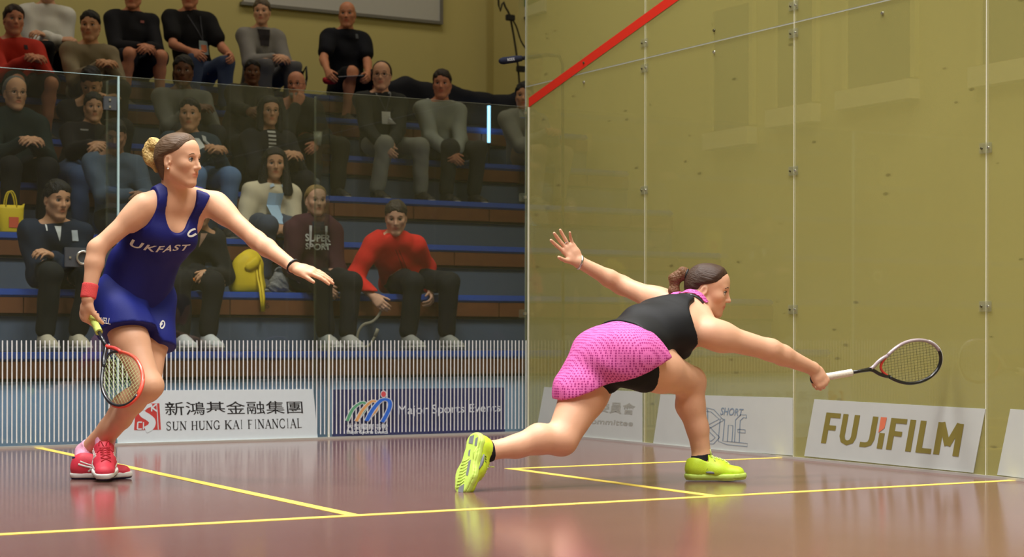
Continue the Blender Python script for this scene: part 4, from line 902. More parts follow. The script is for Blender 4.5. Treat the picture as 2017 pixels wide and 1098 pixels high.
# ------------------------------------------------------------------ player in pink and black
def dots_mat(name, a, b, scale):
    m = bpy.data.materials.new(name); m.use_nodes = True; nt = m.node_tree; N = nt.nodes; L = nt.links; bs = N['Principled BSDF']; bs.inputs['Roughness'].default_value = .7; bs.inputs['Specular IOR Level'].default_value = .25
    tc = N.new('ShaderNodeTexCoord'); vo = N.new('ShaderNodeTexVoronoi'); vo.inputs['Scale'].default_value = scale; vo.inputs['Randomness'].default_value = .15; L.new(tc.outputs['Object'], vo.inputs['Vector'])
    cr = N.new('ShaderNodeValToRGB'); cr.color_ramp.elements[0].position = .34; cr.color_ramp.elements[1].position = .46; cr.color_ramp.elements[0].color = lin(b); cr.color_ramp.elements[1].color = lin(a)
    L.new(vo.outputs['Distance'], cr.inputs[0]); L.new(cr.outputs[0], bs.inputs['Base Color']); MATS[name] = m; return m
def player_pink():
    D = atD; J = dict(hipR=D(1252, 712, 7.56), hipL=D(1183, 712, 7.70), pel=D(1216, 698, 7.62), waist=D(1268, 662, 7.74), chest=D(1322, 640, 7.84), neck=D(1366, 608, 7.93), shR=D(1398, 658, 7.78), shL=D(1308, 598, 8.04),
        elR=D(1518, 690, 7.86), wrR=D(1602, 727, 7.98), elL=D(1224, 562, 8.16), wrL=D(1140, 516, 8.10), knR=D(1360, 752, 7.86), anR=D(1383, 903, 7.87), knL=D(1106, 866, 7.50), anL=D(962, 884, 7.30))
    toe, heel = atZ(908, 968, .005), D(934, 858, 7.32); FL = Frame(heel, toe-heel, cv(.66, .25, -.70)); FL.o = toe-FL.f*.255; J['anL'] = FL.p(.050, 0, .092)
    root = empty('person', (J['anR'][0], J['anR'][1], 0)); tag(root, 'lunging squash player in pink patterned skirt and black top with lime shoes', 'person')
    hd = Head(D(1394, 575, 7.96), cv(.95, -.20, .20), cv(.20, .97, .06), .95)
    T = torso_prims(J, sc=1.0, wid=(.160, .128, .142)); up = nrm(J['neck']-J['pel']); Ls = nrm(J['shL']-J['shR']); Lh = nrm(J['hipL']-J['hipR']); Fc = nrm(np.cross(ortho(Ls, up), up))
    aR = arm_prims(J['shR'], J['elR'], J['wrR'], r=(.062, .046, .047, .029)); aL = arm_prims(J['shL'], J['elL'], J['wrL'], r=(.054, .041, .041, .027))
    lR = leg_prims(J['hipR'], J['knR'], J['anR'], r=(.108, .066, .064, .040), calf=cv(-1, 0, -.2)); lL = leg_prims(J['hipL'], J['knL'], J['anL'], r=(.112, .068, .064, .037), calf=cv(.1, 1, 0))
    nk = [Cone(J['neck']-up*.03, hd.p(-.030, 0, -.045), .052, .047, k=.03), Cone(J['neck']-Fc*.03, hd.p(-.05, 0, .0), .045, .04, k=.03)]
    ax = nrm(D(1862, 702, 8.20)-D(1597, 748, 7.97)); Dr = nrm(cv(.55, -.8, -.1)); Nr = np.cross(ortho(ax, Dr), Dr)
    hR = hand(J['wrR'], Dr, Nr, ax, (62, 82, 45), 1, .95, (30, 45)); gc = J['wrR']+Dr*.072+Nr*.028
    Dl = nrm(cv(-.60, .78, .08)); Nl = ortho(cv(.25, -.05, .95), Dl); Tl = -np.cross(Dl, Nl)
    hL = hand(J['wrL'], Dl, Nl, Tl, None, 11, .95, (48, 28), curls=((14, 12, 8), (10, 14, 8), (6, 8, 6), (10, 24, 14)))
    h1, t1 = atZ(1349, 947, 0.0), atZ(1452, 947, 0.0); FR = Frame(h1+V3(0, 0, .012), t1-h1, V3(0, 0, 1)); FR = Frame(atZ(1350, 946, .004), t1-h1, V3(0, 0, 1))
    feet = []
    for F, an in ((FR, J['anR']), (FL, J['anL'])): feet += [Cone(F.p(.05, 0, .05), F.p(.17, 0, .038), .027, .02, k=.03), Cone(F.p(.05, 0, .05), an, .033, .035, k=.03)]
    prims = T+nk+hd.prims()+aR+aL+lR+lL+hR+hL+feet; fine = [(*hd.box(.15), .0042)]
    for hp_ in (hR, hL): lo, hi = bounds(hp_, .012); fine.append((lo, hi, .0034))
    body_obj('body', prims, .0085, fine, M_skinB, root, hd.lips((.84, .5, .5)))
    hd.add_face(root, brow=(52, 36, 28), iris=(60, 40, 30)); hair = hd.hair(root, (66, 46, 34), 'slick', .0042, .010, strands=True)
    pt = [Cone(hd.p(-.10, 0, .055), hd.p(-.13, 0, .062), .020, .024, k=.02), Cone(hd.p(-.13, 0, .062), hd.p(-.165, 0, .03), .026, .024, k=.02), Cone(hd.p(-.165, 0, .03), hd.p(-.155, -.005, -.03), .024, .022, k=.02), Cone(hd.p(-.155, -.005, -.03), hd.p(-.120, -.005, -.075), .022, .014, k=.02)]
    sdf_obj('ponytail', pt, .004, hair_mat((112, 76, 48)), hair, 1, wrinkle=.0018, wf=90)
    tube('hair_tie', [hd.p(-.112, 0, .058)+hd.l*.024*math.cos(t)+hd.u*.024*math.sin(t) for t in np.linspace(0, 2*PI, 16, endpoint=False)], .006, mat('tie_black', (18, 18, 20)), hair, 6, True)
    blk = fabric('black_top', (24, 25, 28), .6, .12, 420); blk2 = fabric('black_inner_shorts', (16, 16, 18), .7, .1, 420)
    pink = dots_mat('pink_dots', (224, 112, 182), (164, 46, 122), 92); bl = fabric('strap_black', (30, 28, 48), .6)
    fr = Frame(J['neck'], Fc, up)
    def top(X, Y, Z):
        w, u, v = fr.loc(X, Y, Z); e = np.sqrt((u/.07)**2+(np.minimum(v+.02, 0)/.11)**2); g1 = (1-e)*.07*(w > 0)-.2*(w <= 0)
        e2 = np.sqrt(((np.abs(u)-.185)/.150)**2+((v-.02)/.205)**2); g2 = (1-e2)*.12
        return np.maximum(np.maximum(g1, g2), np.maximum(-.455-v, v+.06*(w <= 0)-.02))
    bulge = [Cone(J['waist']+Fc*.05, J['chest']+Fc*.06-up*.02, .095, .10, Ls, .7, .7, k=.04)]
    tp = sdf_obj('top', T+bulge, .005, blk, root, 4, t=.020, clip=top, wrinkle=.0070, wf=24)
    # straps: pink halter band round the neck, pink racer strap, dark under-straps
    bvh = BVHTree.FromPolygons([tuple(x.co) for x in tp.data.vertices], [tuple(p.vertices) for p in tp.data.polygons])
    body = [c for c in root.children if c.name.startswith('body')][0]; bvb = BVHTree.FromPolygons([tuple(x.co) for x in body.data.vertices], [tuple(p.vertices) for p in body.data.polygons])
    def lay(pts, lift):
        out = []
        for p in pts:
            hit = bvb.find_nearest(Vector([float(c) for c in p])); out.append(np.array(hit[0])+np.array(hit[1])*lift)
        return out
    def strap(name, pts, wd_, m_, lift=.004):
        c = lay(spline(pts, 6), lift); V_, F_ = [], []
        for i, p in enumerate(c):
            t = nrm(c[min(i+1, len(c)-1)]-c[max(0, i-1)]); n = np.array(bvb.find_nearest(Vector(p))[1]); s_ = nrm(np.cross(n, t))
            for a, b in ((-1, 0), (1, 0), (1, 1), (-1, 1)): V_.append(p+s_*wd_*a/2+n*.003*b)
        for i in range(len(c)-1):
            for k in range(4): F_.append((4*i+k, 4*i+(k+1) % 4, 4*i+4+(k+1) % 4, 4*i+4+k))
        return mesh_obj(name, V_, F_, m_, root)
    strap('halter_band', [D(1262, 610, 8.05), D(1300, 603, 7.98), D(1336, 590, 7.95), D(1362, 590, 7.92), D(1386, 602, 7.88)], .028, pink, .004)
    strap('racer_strap', [D(1336, 588, 7.95), D(1332, 606, 7.90), D(1326, 628, 7.84)], .040, pink, .010)
    strap('under_strap', [D(1272, 612, 8.0), D(1300, 612, 7.95), D(1330, 602, 7.92)], .016, bl, .006); strap('under_strap', [D(1304, 618, 7.9), D(1318, 604, 7.92)], .022, bl, .006); strap('under_strap', [D(1336, 600, 7.9), D(1362, 598, 7.9), D(1380, 606, 7.86)], .010, bl, .003)
    # skirt and inner shorts
    tR, tL = nrm(J['knR']-J['hipR']), nrm(J['knL']-J['hipL']); hp_ = T[:2]+[p for p in T if isinstance(p, Ell)][-2:]
    base = hp_+[Cone(J['hipR'], J['hipR']+tR*.24, .114, .110, k=.04), Cone(J['hipL'], J['hipL']+tL*.10, .114, .112, k=.04)]
    mid = (J['hipR']+J['hipL'])/2; pel = J['pel']
    def cutter(dR, dL, top_, nRv, nLv):
        pR, pL = J['hipR']+tR*dR, J['hipL']+tL*dL; nR, nL = nrm(nRv), nrm(nLv)
        def f(X, Y, Z):
            a = (X-pR[0])*nR[0]+(Y-pR[1])*nR[1]+(Z-pR[2])*nR[2]; b = (X-pL[0])*nL[0]+(Y-pL[1])*nL[1]+(Z-pL[2])*nL[2]
            s_ = (X-mid[0])*Lh[0]+(Y-mid[1])*Lh[1]+(Z-mid[2])*Lh[2]; tt = np.clip(s_/.08+.5, 0, 1); g = a*(1-tt)+b*tt
            v = (X-pel[0])*up[0]+(Y-pel[1])*up[1]+(Z-pel[2])*up[2]; return np.maximum(g, v-top_)
        return f
    sdf_obj('inner_shorts', base, .005, blk2, root, 4, t=.006, clip=cutter(.135, .055, .02, tR+cv(0, -.40, 0), tL), wrinkle=.001)
    fl_ = hp_+[Cone(J['hipR']-tR*.02, J['hipR']+tR*.14+cv(0, .02, .02), .120, .124, k=.05), Cone(J['hipL'], J['hipL']+tL*.18, .122, .132, k=.05)]
    def plane(a, b, c, top_):
        n = nrm(np.cross(b-a, c-a)); n = n*np.sign(np.dot(n, a-pel)); 
        def f(X, Y, Z):
            v = (X-pel[0])*up[0]+(Y-pel[1])*up[1]+(Z-pel[2])*up[2]; return np.maximum((X-a[0])*n[0]+(Y-a[1])*n[1]+(Z-a[2])*n[2], v-top_)
        return f
    hem = plane(D(1106, 758, 7.74), D(1232, 750, 7.46), D(1314, 698, 7.60), .095)
    sk = sdf_obj('skirt', fl_, .0065, pink, root, 2, t=.010, clip=hem, wrinkle=.0028, wf=30)
    # bracelet and ring
    d_ = nrm(J['wrL']-J['elL']); e1 = ortho(CU, d_); e2 = np.cross(d_, e1); c0 = J['wrL']-d_*.006
    sv = mat('silver', (214, 214, 218), rough=.2, metal=.9)
    tube('bracelet', [c0+e1*.030*math.cos(t)+e2*.030*math.sin(t)+d_*.006*math.cos(t) for t in np.linspace(0, 2*PI, 24, endpoint=False)], .0055, sv, root, 6, True)
    rp = J['wrL']+Dl*.088+Tl*(-.0095)*.95+Dl*.016; tube('ring', [rp+Tl*.0098*math.cos(t)+Nl*.0098*math.sin(t) for t in np.linspace(0, 2*PI, 14, endpoint=False)], .0018, sv, root, 5, True)
    lime = mat('shoe_lime', (208, 240, 56), rough=.5, var=.10, scale=80, bump=.15, bscale=350); ls = mat('sole_lime', (204, 236, 110), rough=.5); gy = mat('shoe_grey', (128, 132, 138), rough=.5); sk_ = fabric('sock_black', (34, 32, 40), .85)
    for F, an, kn, sd in ((FR, J['anR'], J['knR'], -1), (FL, J['anL'], J['knL'], 1)):
        dd = nrm(kn-an); sdf_obj('sock', [Cone(F.p(.05, 0, .05), an, .035, .038, k=.01), Cone(an, an+dd*.03, .038, .037, k=.01)], .0045, sk_, root, 1, t=.007, clip=lambda X, Y, Z: (X-an[0])*dd[0]+(Y-an[1])*dd[1]+(Z-an[2])*dd[2]-.020)
        s = shoe(root, F, an, lime, ls, ls, mat('lace_lime', (226, 250, 150), rough=.7), side=sd, ch=.080)
        for q_ in (-1, 1):
            tube('side_panel', [F.p(.085+.07*t, .045*q_, .036-.010*t+.004*math.sin(3*t)) for t in np.linspace(0, 1, 6)], [.003, .006, .008, .008, .005, .002], gy, s, 6)
            for i in range(3): tube('side_mark', [F.p(.088+.010*i, .0445*q_, .046+.003*i), F.p(.092+.010*i, .0445*q_, .053+.003*i)], .002, mat('mark_dark', (70, 84, 40)), s, 5)
        if F is FL:      # tread pads seen on the lifted sole
            for (x0, x1, y0, y1) in ((.012, .052, -.004, .024), (.022, .062, -.030, -.014), (.075, .105, -.002, .010), (.12, .19, -.020, -.004), (.225, .262, -.012, .018)):
                pts = [F.p(x0, y0+.004, -.0012), F.p(x1, y0, -.0012), F.p(x1-.004, y1-.003, -.0012), F.p(x0+.006, y1, -.0012)]; prism('tread_pad', pts, F.u*.004, gy, s)
            for i in range(9):
                x0 = .125+.014*i; tube('tread_rib', [F.p(x0-.012, -.004, -.0004), F.p(x0, .014, -.0004), F.p(x0+.004, .034, -.0004)], .002, ls, s, 5)
            tube('arch_line', [F.p(.06, -.034, .002), F.p(.09, -.022, .0), F.p(.12, -.028, .002)], .003, ls, s, 5)
    racket('grey and black squash racket with white grip held out by pink-skirted player', D(1599, 748, 7.985), ax, cv(-.15, 1, .15), (236, 230, 214), (26, 26, 28), (176, 160, 166), (206, 58, 48), (66, 62, 40), HW=.196, red_arm=False, print_=mat('bumper_white', (226, 226, 228), rough=.4))
    return J
# ================================================================== spectators
SKIN = {}
def skin(rgb):
    k = tuple(rgb)
    if k not in SKIN: SKIN[k] = mat('skin_%d_%d_%d' % k, k, rough=.5, var=.05, scale=25, attr='tint', spec=.3)
    return SKIN[k]
FAIR, RUDDY, TAN, DARK = (214, 164, 134), (198, 134, 104), (200, 150, 114), (104, 70, 50)
def spectator(label, head, row, a=10, pitch=-.05, skin_rgb=FAIR, male=True, hair=('short', (40, 30, 24)), hthick=.013, top=(40, 40, 44), legs=(30, 30, 34), shorts=False, sleeves='long', arms='lap', pel_px=None, lean=.10, glasses=None,
              shoes=(60, 56, 52), sc=1.0, foot=(0, 0), spread=.12, face=True, hands_px=None, yaw=0.0, hood=False, bust=False, knees=None):
    Yp = rowY(row)+.20; px = head[0] if pel_px is None else pel_px; zs = rowZ(row)
    pel = atY(px, 500, Yp); pel = V3(pel[0], Yp, zs+.112)
    hp = atY(head[0], head[1], Yp-lean); F = V3(math.sin(yaw), -math.cos(yaw), 0); S = V3(math.cos(yaw), math.sin(yaw), 0); U = V3(0, 0, 1)
    an_ = math.radians(a); hd = Head(hp, cv(math.sin(an_)*.98, pitch, math.cos(an_)), V3(0, 0, 1)-.3*pitch*0, .97*sc if male else .92*sc)
    neck = hp-U*.152*sc-F*.035+F*min(0, pitch+.1)*.1; sp = neck-pel
    waist = pel+sp*.30-F*.03; chest = pel+sp*.68-F*.035
    sw = (.166 if male else .148)*sc; sU = nrm(sp)
    J = dict(pel=pel, neck=neck, waist=waist, chest=chest, shL=neck+S*sw-sU*.055, shR=neck-S*sw-sU*.055, hipL=pel+S*.088, hipR=pel-S*.088)
    for q_, n in ((1, 'L'), (-1, 'R')):
        ft = V3(pel[0]+S[0]*spread*q_+foot[0]*1.0, rowY(row)-.115+foot[1], rowZ(row-1)+.089)+S*0
        J['an'+n] = ft; J['kn'+n] = ik(J['hip'+n], ft, .405*sc, .40*sc, F*1.0+U*.55+S*.10*q_)
    tg = {'lap': (F*.37+S*.035+U*.15, F*.37-S*.035+U*.15), 'thighs': (F*.40+S*.17+U*.14, F*.40-S*.17+U*.14), 'crossed': (F*.25-S*.06+U*.27, F*.27+S*.05+U*.23), 'low': (F*.46+S*.05+U*.02, F*.46-S*.05+U*.02), 'sides': (F*.12+S*.30+U*.02, F*.12-S*.30+U*.02)}
    t_ = tg.get(arms, tg['lap']); J['wrL'], J['wrR'] = pel+t_[0], pel+t_[1]
    if arms == 'crossed': J['wrL'], J['wrR'] = chest+F*.21-S*.07-U*.11, chest+F*.24+S*.06-U*.14
    if arms == 'chin': J['wrR'] = hp-U*.17+F*.07-S*.03
    if hands_px:
        for n, v in hands_px.items(): J['wr'+n] = atY(v[0], v[1], rowY(row)+v[2])
    for q_, n in ((1, 'L'), (-1, 'R')):
        v = J['wr'+n]-J['sh'+n]; d = np.linalg.norm(v)
        if d > .52*sc: J['wr'+n] = J['sh'+n]+v/d*.52*sc
        J['el'+n] = ik(J['sh'+n], J['wr'+n], .285*sc, .25*sc, S*q_*.5-F*.25-U*.8)
    root = empty('person', (pel[0], pel[1], zs)); tag(root, label, 'person')
    edge = rowY(row)-.012
    def seat(X, Y, Z):                                                   # flesh and cloth flatten where they meet the bench pad
        return np.minimum(zs+.006-Z, Y-edge)
    T = torso_prims(J, male, bust, sc, wid=(.152, .144, .158) if male else (.15, .125, .138)); up = sU
    A = {n: arm_prims(J['sh'+n], J['el'+n], J['wr'+n]) for n in 'LR'}
    Lg = {n: leg_prims(J['hip'+n], J['kn'+n], J['an'+n], r=(.082, .056, .054, .036), calf=-F-U*.3) for n in 'LR'}
    nk = [Cone(neck-up*.04, hd.p(-.030, 0, -.045), .056 if male else .05, .052 if male else .045, k=.03)]
    H = {}
    for q_, n in ((1, 'L'), (-1, 'R')):
        d = nrm(J['wr'+n]-J['el'+n]); N_ = ortho(-U*.5-S*q_*.7, d) if arms not in ('chin',) or n == 'L' else ortho(-F, d)
        T_ = -np.cross(d, N_) if n == 'L' else np.cross(d, N_); H[n] = hand(J['wr'+n], d+F*.2-U*.15, N_, T_, (35, 40, 25), 3, .95, (30, 20))
    feet = []; FR = {}
    for n in 'LR':
        F_ = Frame(J['an'+n]-U*.085-F*.055, F, U); FR[n] = F_; feet.append(Cone(F_.p(.05, 0, .05), F_.p(.17, 0, .038), .027, .02, k=.03))
    prims = T+nk+hd.prims(male)+A['L']+A['R']+Lg['L']+Lg['R']+H['L']+H['R']+feet
    fine = [(*hd.box(.15), .0062)]
    for n in 'LR': lo, hi = bounds(H[n], .012); fine.append((lo, hi, .0060))
    body_obj('body', prims, .018, fine, skin(skin_rgb), root, hd.lips(), clip=lambda X, Y, Z: seat(X, Y, Z)+.004)
    if face: hd.add_face(root, brow=tuple(int(c*.8) for c in hair[1]), iris=(50, 36, 28), glasses=glasses, seg=8)
    if hair[0]: hd.hair(root, hair[1], hair[0], .0075, hthick)
    mt = fabric('cloth_%d_%d_%d' % tuple(top), top, .85, .15, 200); ml = fabric('cloth_%d_%d_%d' % tuple(legs), legs, .85, .15, 200)
    nkp = neck+up*.012; cuff = {n: nrm(J['wr'+n]-J['el'+n]) for n in 'LR'}
    gar = list(T)
    for n in 'LR':
        e = J['el'+n]; w_ = J['wr'+n]-cuff[n]*.02
        if sleeves == 'long': gar += [Cone(J['sh'+n], e, .060, .048, k=.04), Cone(e, w_, .046, .036, k=.02)]
        else: gar += [Cone(J['sh'+n], J['sh'+n]+(e-J['sh'+n])*.62, .064, .060, k=.04)]
    if hood: gar += [Cone(neck-S*.085+up*.0, neck+S*.085+up*.0, .05, .05, k=.03), Cone(neck-F*.09-S*.06, neck-F*.09+S*.06, .055, .055, k=.03)]
    z_ = .055 if hood else 0
    def clip(X, Y, Z):
        n_ = nrm(up*.9-F*.30); ax = nrm(hd.p(-.03, 0, -.05)-neck); x, y, z = X-neck[0], Y-neck[1], Z-neck[2]; a_ = x*ax[0]+y*ax[1]+z*ax[2]
        rad = np.sqrt(np.maximum(1e-9, x*x+y*y+z*z-a_*a_))
        return np.maximum(np.minimum(x*n_[0]+y*n_[1]+z*n_[2]-.016-z_, .105-rad), zs-Z+.012)
    tp = sdf_obj('top', gar, .011, mt, root, 2, t=.014, clip=clip, wrinkle=.0055, wf=26)
    tr = T[:2]
    for n in 'LR':
        k_, an = J['kn'+n], J['an'+n]; hp2 = J['hip'+n]
        if shorts: tr = tr+[Cone(hp2, hp2+(k_-hp2)*.88, .088, .082, k=.03)]
        else: tr = tr+[Cone(hp2, k_, .084, .062, k=.03), Cone(k_, an+(k_-an)*.12, .060, .052, k=.03)]
    sdf_obj('shorts' if shorts else 'trousers', tr, .012, ml, root, 2, t=.010, wrinkle=.0035, wf=28, clip=lambda X, Y, Z: np.maximum(Z-(zs+.24), seat(X, Y, Z))+0*X)
    ms = mat('shoe_%d_%d_%d' % tuple(shoes), shoes, rough=.6); mo = mat('sole_pale', (188, 184, 172), rough=.7)
    for n in 'LR': shoe(root, FR[n], J['an'+n], ms, mo, mo, ms, h=.010, laces=False)
    return dict(root=root, J=J, hd=hd, top=tp, F=F, S=S, up=up, mt=mt)
def front_panel(P, name, pts, rgb, scale=1.0, at=.55, lift=.005):
    """a piece of clothing on the chest: outline in (across, up) metres about a point between chest and neck, laid on the cloth"""
    J = P['J']; c = J['chest']*(1-at)+J['neck']*at; n_ = nrm(np.cross(P['S'], P['up'])); bm = bmesh.new()
    V_ = [bm.verts.new((x, y, 0)) for x, y in pts]; bm.faces.new(V_); bmesh.ops.triangulate(bm, faces=bm.faces); bmesh.ops.subdivide_edges(bm, edges=bm.edges, cuts=3, use_grid_fill=True); bm.verts.index_update()
    xs_ = np.array([tuple(v.co)[:2] for v in bm.verts]); f = [tuple(v.index for v in fc.verts) for fc in bm.faces]; bm.free()
    return project_print(name, (xs_+.5, f, None), c, P['S'], P['up'], (scale, scale), P['top'], rgb if not isinstance(rgb, tuple) else fabric('panel_%d_%d_%d' % rgb, rgb, .8), P['root'], off=lift, back=.35)
def badge(P, x, y, wd_, ht, rgb, strap=True, at=.5, rgb2=None):
    J = P['J']; m_ = mat('badge_%d_%d_%d' % rgb, rgb, rough=.5); o = front_panel(P, 'badge', [(x-wd_/2, y-ht/2), (x+wd_/2, y-ht/2), (x+wd_/2, y+ht/2), (x-wd_/2, y+ht/2)], m_, 1, at, .012)
    if rgb2: front_panel(P, 'badge_print', [(x-wd_*.3, y-ht*.3), (x+wd_*.3, y-ht*.3), (x+wd_*.3, y+ht*.2), (x-wd_*.3, y+ht*.2)], mat('badge_%d_%d_%d' % rgb2, rgb2), 1, at, .015)
    if strap:
        ml = mat('lanyard_dark', (52, 54, 66), rough=.7)
        for q_ in (-1, 1): front_panel(P, 'lanyard', [(x-.006*q_, y+ht/2), (x+.006*q_, y+ht/2), (q_*.075+.006*q_, .14), (q_*.075-.006*q_, .14)][::q_], ml, 1, at, .008)
GREY_H, BLACK_H, BROWN_H = (132, 130, 126), (22, 20, 20), (58, 42, 32)
def crowd():
    # bottom rows
    P = spectator('person in navy sweater with white collar stripe sitting with folded arms', (112, 396), 2, 42, -.14, TAN, hair=('short', BLACK_H), hthick=.018, top=(26, 38, 56), legs=(26, 30, 32), arms='crossed', lean=.16, pel_px=112, shoes=(196, 184, 160), spread=.10, foot=(-.06, 0))
    front_panel(P, 'shirt_front', [(-.028, .10), (.0, -.02), (.03, .10)], (214, 218, 216)); front_panel(P, 'crest', [(.085, -.02), (.125, -.02), (.125, .045), (.085, .045)], (190, 198, 204)); front_panel(P, 'collar_stripe', [(-.075, .10), (-.062, .10), (-.066, .04), (-.074, .04)], (226, 228, 226))
    P = spectator('person in black zip top and black leggings leaning forward beside yellow backpack', (398, 416), 2, 15, -.25, TAN, False, ('short', BLACK_H), top=(38, 38, 38), legs=(30, 30, 32), lean=.16, pel_px=352, sc=.90, arms='lap', hands_px={'L': (414, 540, -.05), 'R': (402, 545, -.02)}, shoes=(206, 206, 204), spread=.09)
    front_panel(P, 'neck_opening', [(-.03, .10), (.0, -.03), (.03, .10)], (176, 140, 116))
    P = spectator('person in maroon hoodie with white drawstrings and chest print', (622, 398), 2, 24, -.02, FAIR, False, ('slick', (150, 120, 70)), top=(72, 38, 46), legs=(32, 32, 36), lean=.14, pel_px=616, arms='lap', hands_px={'L': (646, 572, -.06), 'R': (630, 562, -.06)}, shoes=(176, 172, 164), hood=True, foot=(.03, -.02), spread=.08, sc=.94)
    for q_ in (-1, 1): front_panel(P, 'drawstring', [(q_*.055-.009, .06), (q_*.055+.009, .06), (q_*.058+.007, -.085), (q_*.058-.007, -.085)], (226, 224, 220), lift=.010)
    front_panel(P, 'undershirt', [(-.045, .085), (-.03, .0), (.03, .0), (.045, .085)], (40, 46, 62), lift=.006)
    pw = mat('print_offwhite', (222, 222, 214), rough=.6); J = P['J']; c = J['chest']*.75+J['neck']*.25
    project_print('lettering', subdiv(text_geo('SUPER', .03), 1), c+P['up']*.015, P['S'], P['up'], (.19, .052), P['top'], pw, P['root'], off=.006, back=.35); project_print('lettering', subdiv(text_geo('SPORT', .03), 1), c-P['up']*.045, P['S'], P['up'], (.19, .045), P['top'], pw, P['root'], off=.006, back=.35)
    P = spectator('person in bright red hoodie hunched forward on the second bench', (780, 430), 2, 3, -.30, FAIR, True, ('short', (62, 50, 40)), .007, top=(222, 46, 38), legs=(32, 33, 36), lean=.26, pel_px=802, arms='thighs', hands_px={'L': (848, 575, .02), 'R': (736, 585, -.12)}, sc=.96, hood=True, shoes=(150, 148, 140), spread=.15)
    for q_ in (-1, 1): front_panel(P, 'drawstring', [(q_*.012-.003, .04), (q_*.012+.003, .04), (q_*.014+.003, -.12), (q_*.014-.003, -.12)], (120, 26, 26), lift=.008)
    # third row
    P = spectator('person in cream cardigan over pale blue shirt holding a phone', (541, 325), 3, 14, -.06, TAN, False, ('long', (26, 22, 20)), .010, top=(220, 208, 178), legs=(74, 82, 98), lean=.12, pel_px=522, foot=(-.07, 0), spread=.08, arms='lap', hands_px={'L': (552, 452, -.10), 'R': (538, 450, -.10)}, shoes=(80, 80, 84))
    front_panel(P, 'shirt_front', [(-.055, .11), (-.06, -.25), (.05, -.25), (.055, .11)], (172, 200, 224), lift=.007); front_panel(P, 'shirt_collar', [(-.06, .12), (-.01, .07), (-.05, .05)], (190, 212, 230), lift=.011); front_panel(P, 'shirt_collar', [(.06, .12), (.05, .05), (.01, .07)], (190, 212, 230), lift=.011)
    # fourth row
    spectator('person in glasses and dark green padded jacket at left edge', (30, 186), 4, 32, -.05, TAN, True, ('receding', (104, 104, 100)), top=(30, 44, 42), legs=(26, 28, 30), glasses=(60, 56, 50), lean=.1, hood=True)
    P = spectator('person in black zip jacket and blue jeans behind the glass door', (184, 214), 4, 22, -.03, TAN, True, ('short', BLACK_H), top=(30, 27, 28), legs=(66, 84, 116), lean=.0, pel_px=158, spread=.09, sc=.88)
    front_panel(P, 'chest_print', [(-.10, .0), (-.04, .0), (-.04, .012), (-.10, .012)], (150, 146, 140))
    spectator('person in faded denim jacket with head bowed behind the glass fin', (228, 268), 3, 5, -.45, (160, 116, 90), True, ('short', BLACK_H), top=(74, 88, 104), legs=(40, 40, 44), lean=.16, pel_px=236, sc=.90)
    P = spectator('person in slate jacket over white polo shirt and light blue jeans', (374, 228), 4, 4, -.02, TAN, True, ('short', BLACK_H), top=(50, 66, 80), legs=(104, 134, 176), lean=.10, pel_px=384)
    front_panel(P, 'shirt_front', [(-.06, .11), (-.03, -.14), (.03, -.14), (.06, .11)], (212, 214, 210)); 
    for q_ in (-1, 1): front_panel(P, 'white_flash', [(q_*.085, .07), (q_*.118, .06), (q_*.10, -.06), (q_*.075, -.09)][::q_], (206, 208, 206))
    P = spectator('person in glasses and dark cardigan over striped top', (531, 222), 4, 22, -.03, TAN, False, ('bob', BLACK_H), .010, top=(38, 38, 42), legs=(34, 34, 40), glasses=(50, 44, 40), lean=.10)
    for i in range(6): front_panel(P, 'shirt_stripe', [(-.03, .09-.028*i), (.03, .09-.028*i), (.03, .104-.028*i), (-.03, .104-.028*i)], (216, 214, 206) if i % 2 == 0 else (216, 214, 206))
    # fifth row
    spectator('person in black top with head bent low below the taupe sweater', (180, 165), 5, 5, -.75, TAN, True, ('short', BLACK_H), .018, top=(26, 26, 28), legs=(28, 28, 32), lean=.2)
    spectator('person in grey jacket directly above the slate jacket and white polo', (361, 143), 5, 8, -.03, DARK, True, ('short', (16, 14, 14)), .018, top=(112, 112, 106), legs=(50, 50, 54), lean=.1)
    spectator('person in charcoal jacket next to person with hand at chin', (497, 144), 5, 12, -.03, DARK, True, ('short', (16, 14, 14)), top=(54, 52, 46), legs=(44, 44, 44), lean=-.07, pel_px=468, sc=.82, spread=.09)
    P = spectator('person in glasses and dark jacket resting a hand at the chin', (584, 168), 5, -8, -.08, RUDDY, True, ('bald', (96, 92, 86)), top=(50, 50, 46), legs=(52, 50, 42), glasses=(24, 24, 26), arms='chin', lean=.32, pel_px=610, sc=.90, spread=.10, hands_px={'L': (622, 285, -.22)})
    hd = P['hd']; sdf_obj('beard', [hd.E((.066, 0, -.092), (.026, .040, .030), .02)]+[hd.K((.01, .05*q_, -.05), (.06, .02*q_, -.095), .018, .02, .02) for q_ in (-1, 1)], .007, hair_mat((148, 142, 134)), P['root'], 1, t=.004, clip=lambda X, Y, Z: hd.loc(X, Y, Z)[2]+.068)
    P = spectator('person in black jacket with white badge and light grey trousers', (752, 151), 5, -2, -.02, FAIR, True, ('receding', (62, 46, 34)), top=(44, 46, 46), legs=(134, 134, 126), glasses=(60, 50, 44), lean=.10, arms='lap', hands_px={'L': (772, 292, -.20), 'R': (758, 292, -.20)}, spread=.20)
    badge(P, .0, -.11, .075, .10, (224, 224, 222)); front_panel(P, 'collar', [(-.085, .12), (-.035, .10), (-.06, .06)], (150, 152, 154)); front_panel(P, 'collar', [(.085, .12), (.06, .06), (.035, .10)], (150, 152, 154))
    spectator('person in plain grey shirt and dark trousers with clasped hands', (871, 168), 5, -4, -.04, RUDDY, True, ('short', (44, 34, 28)), top=(146, 150, 144), legs=(58, 58, 56), lean=.12, arms='lap', hands_px={'L': (900, 303, -.20), 'R': (886, 303, -.20)}, spread=.13)
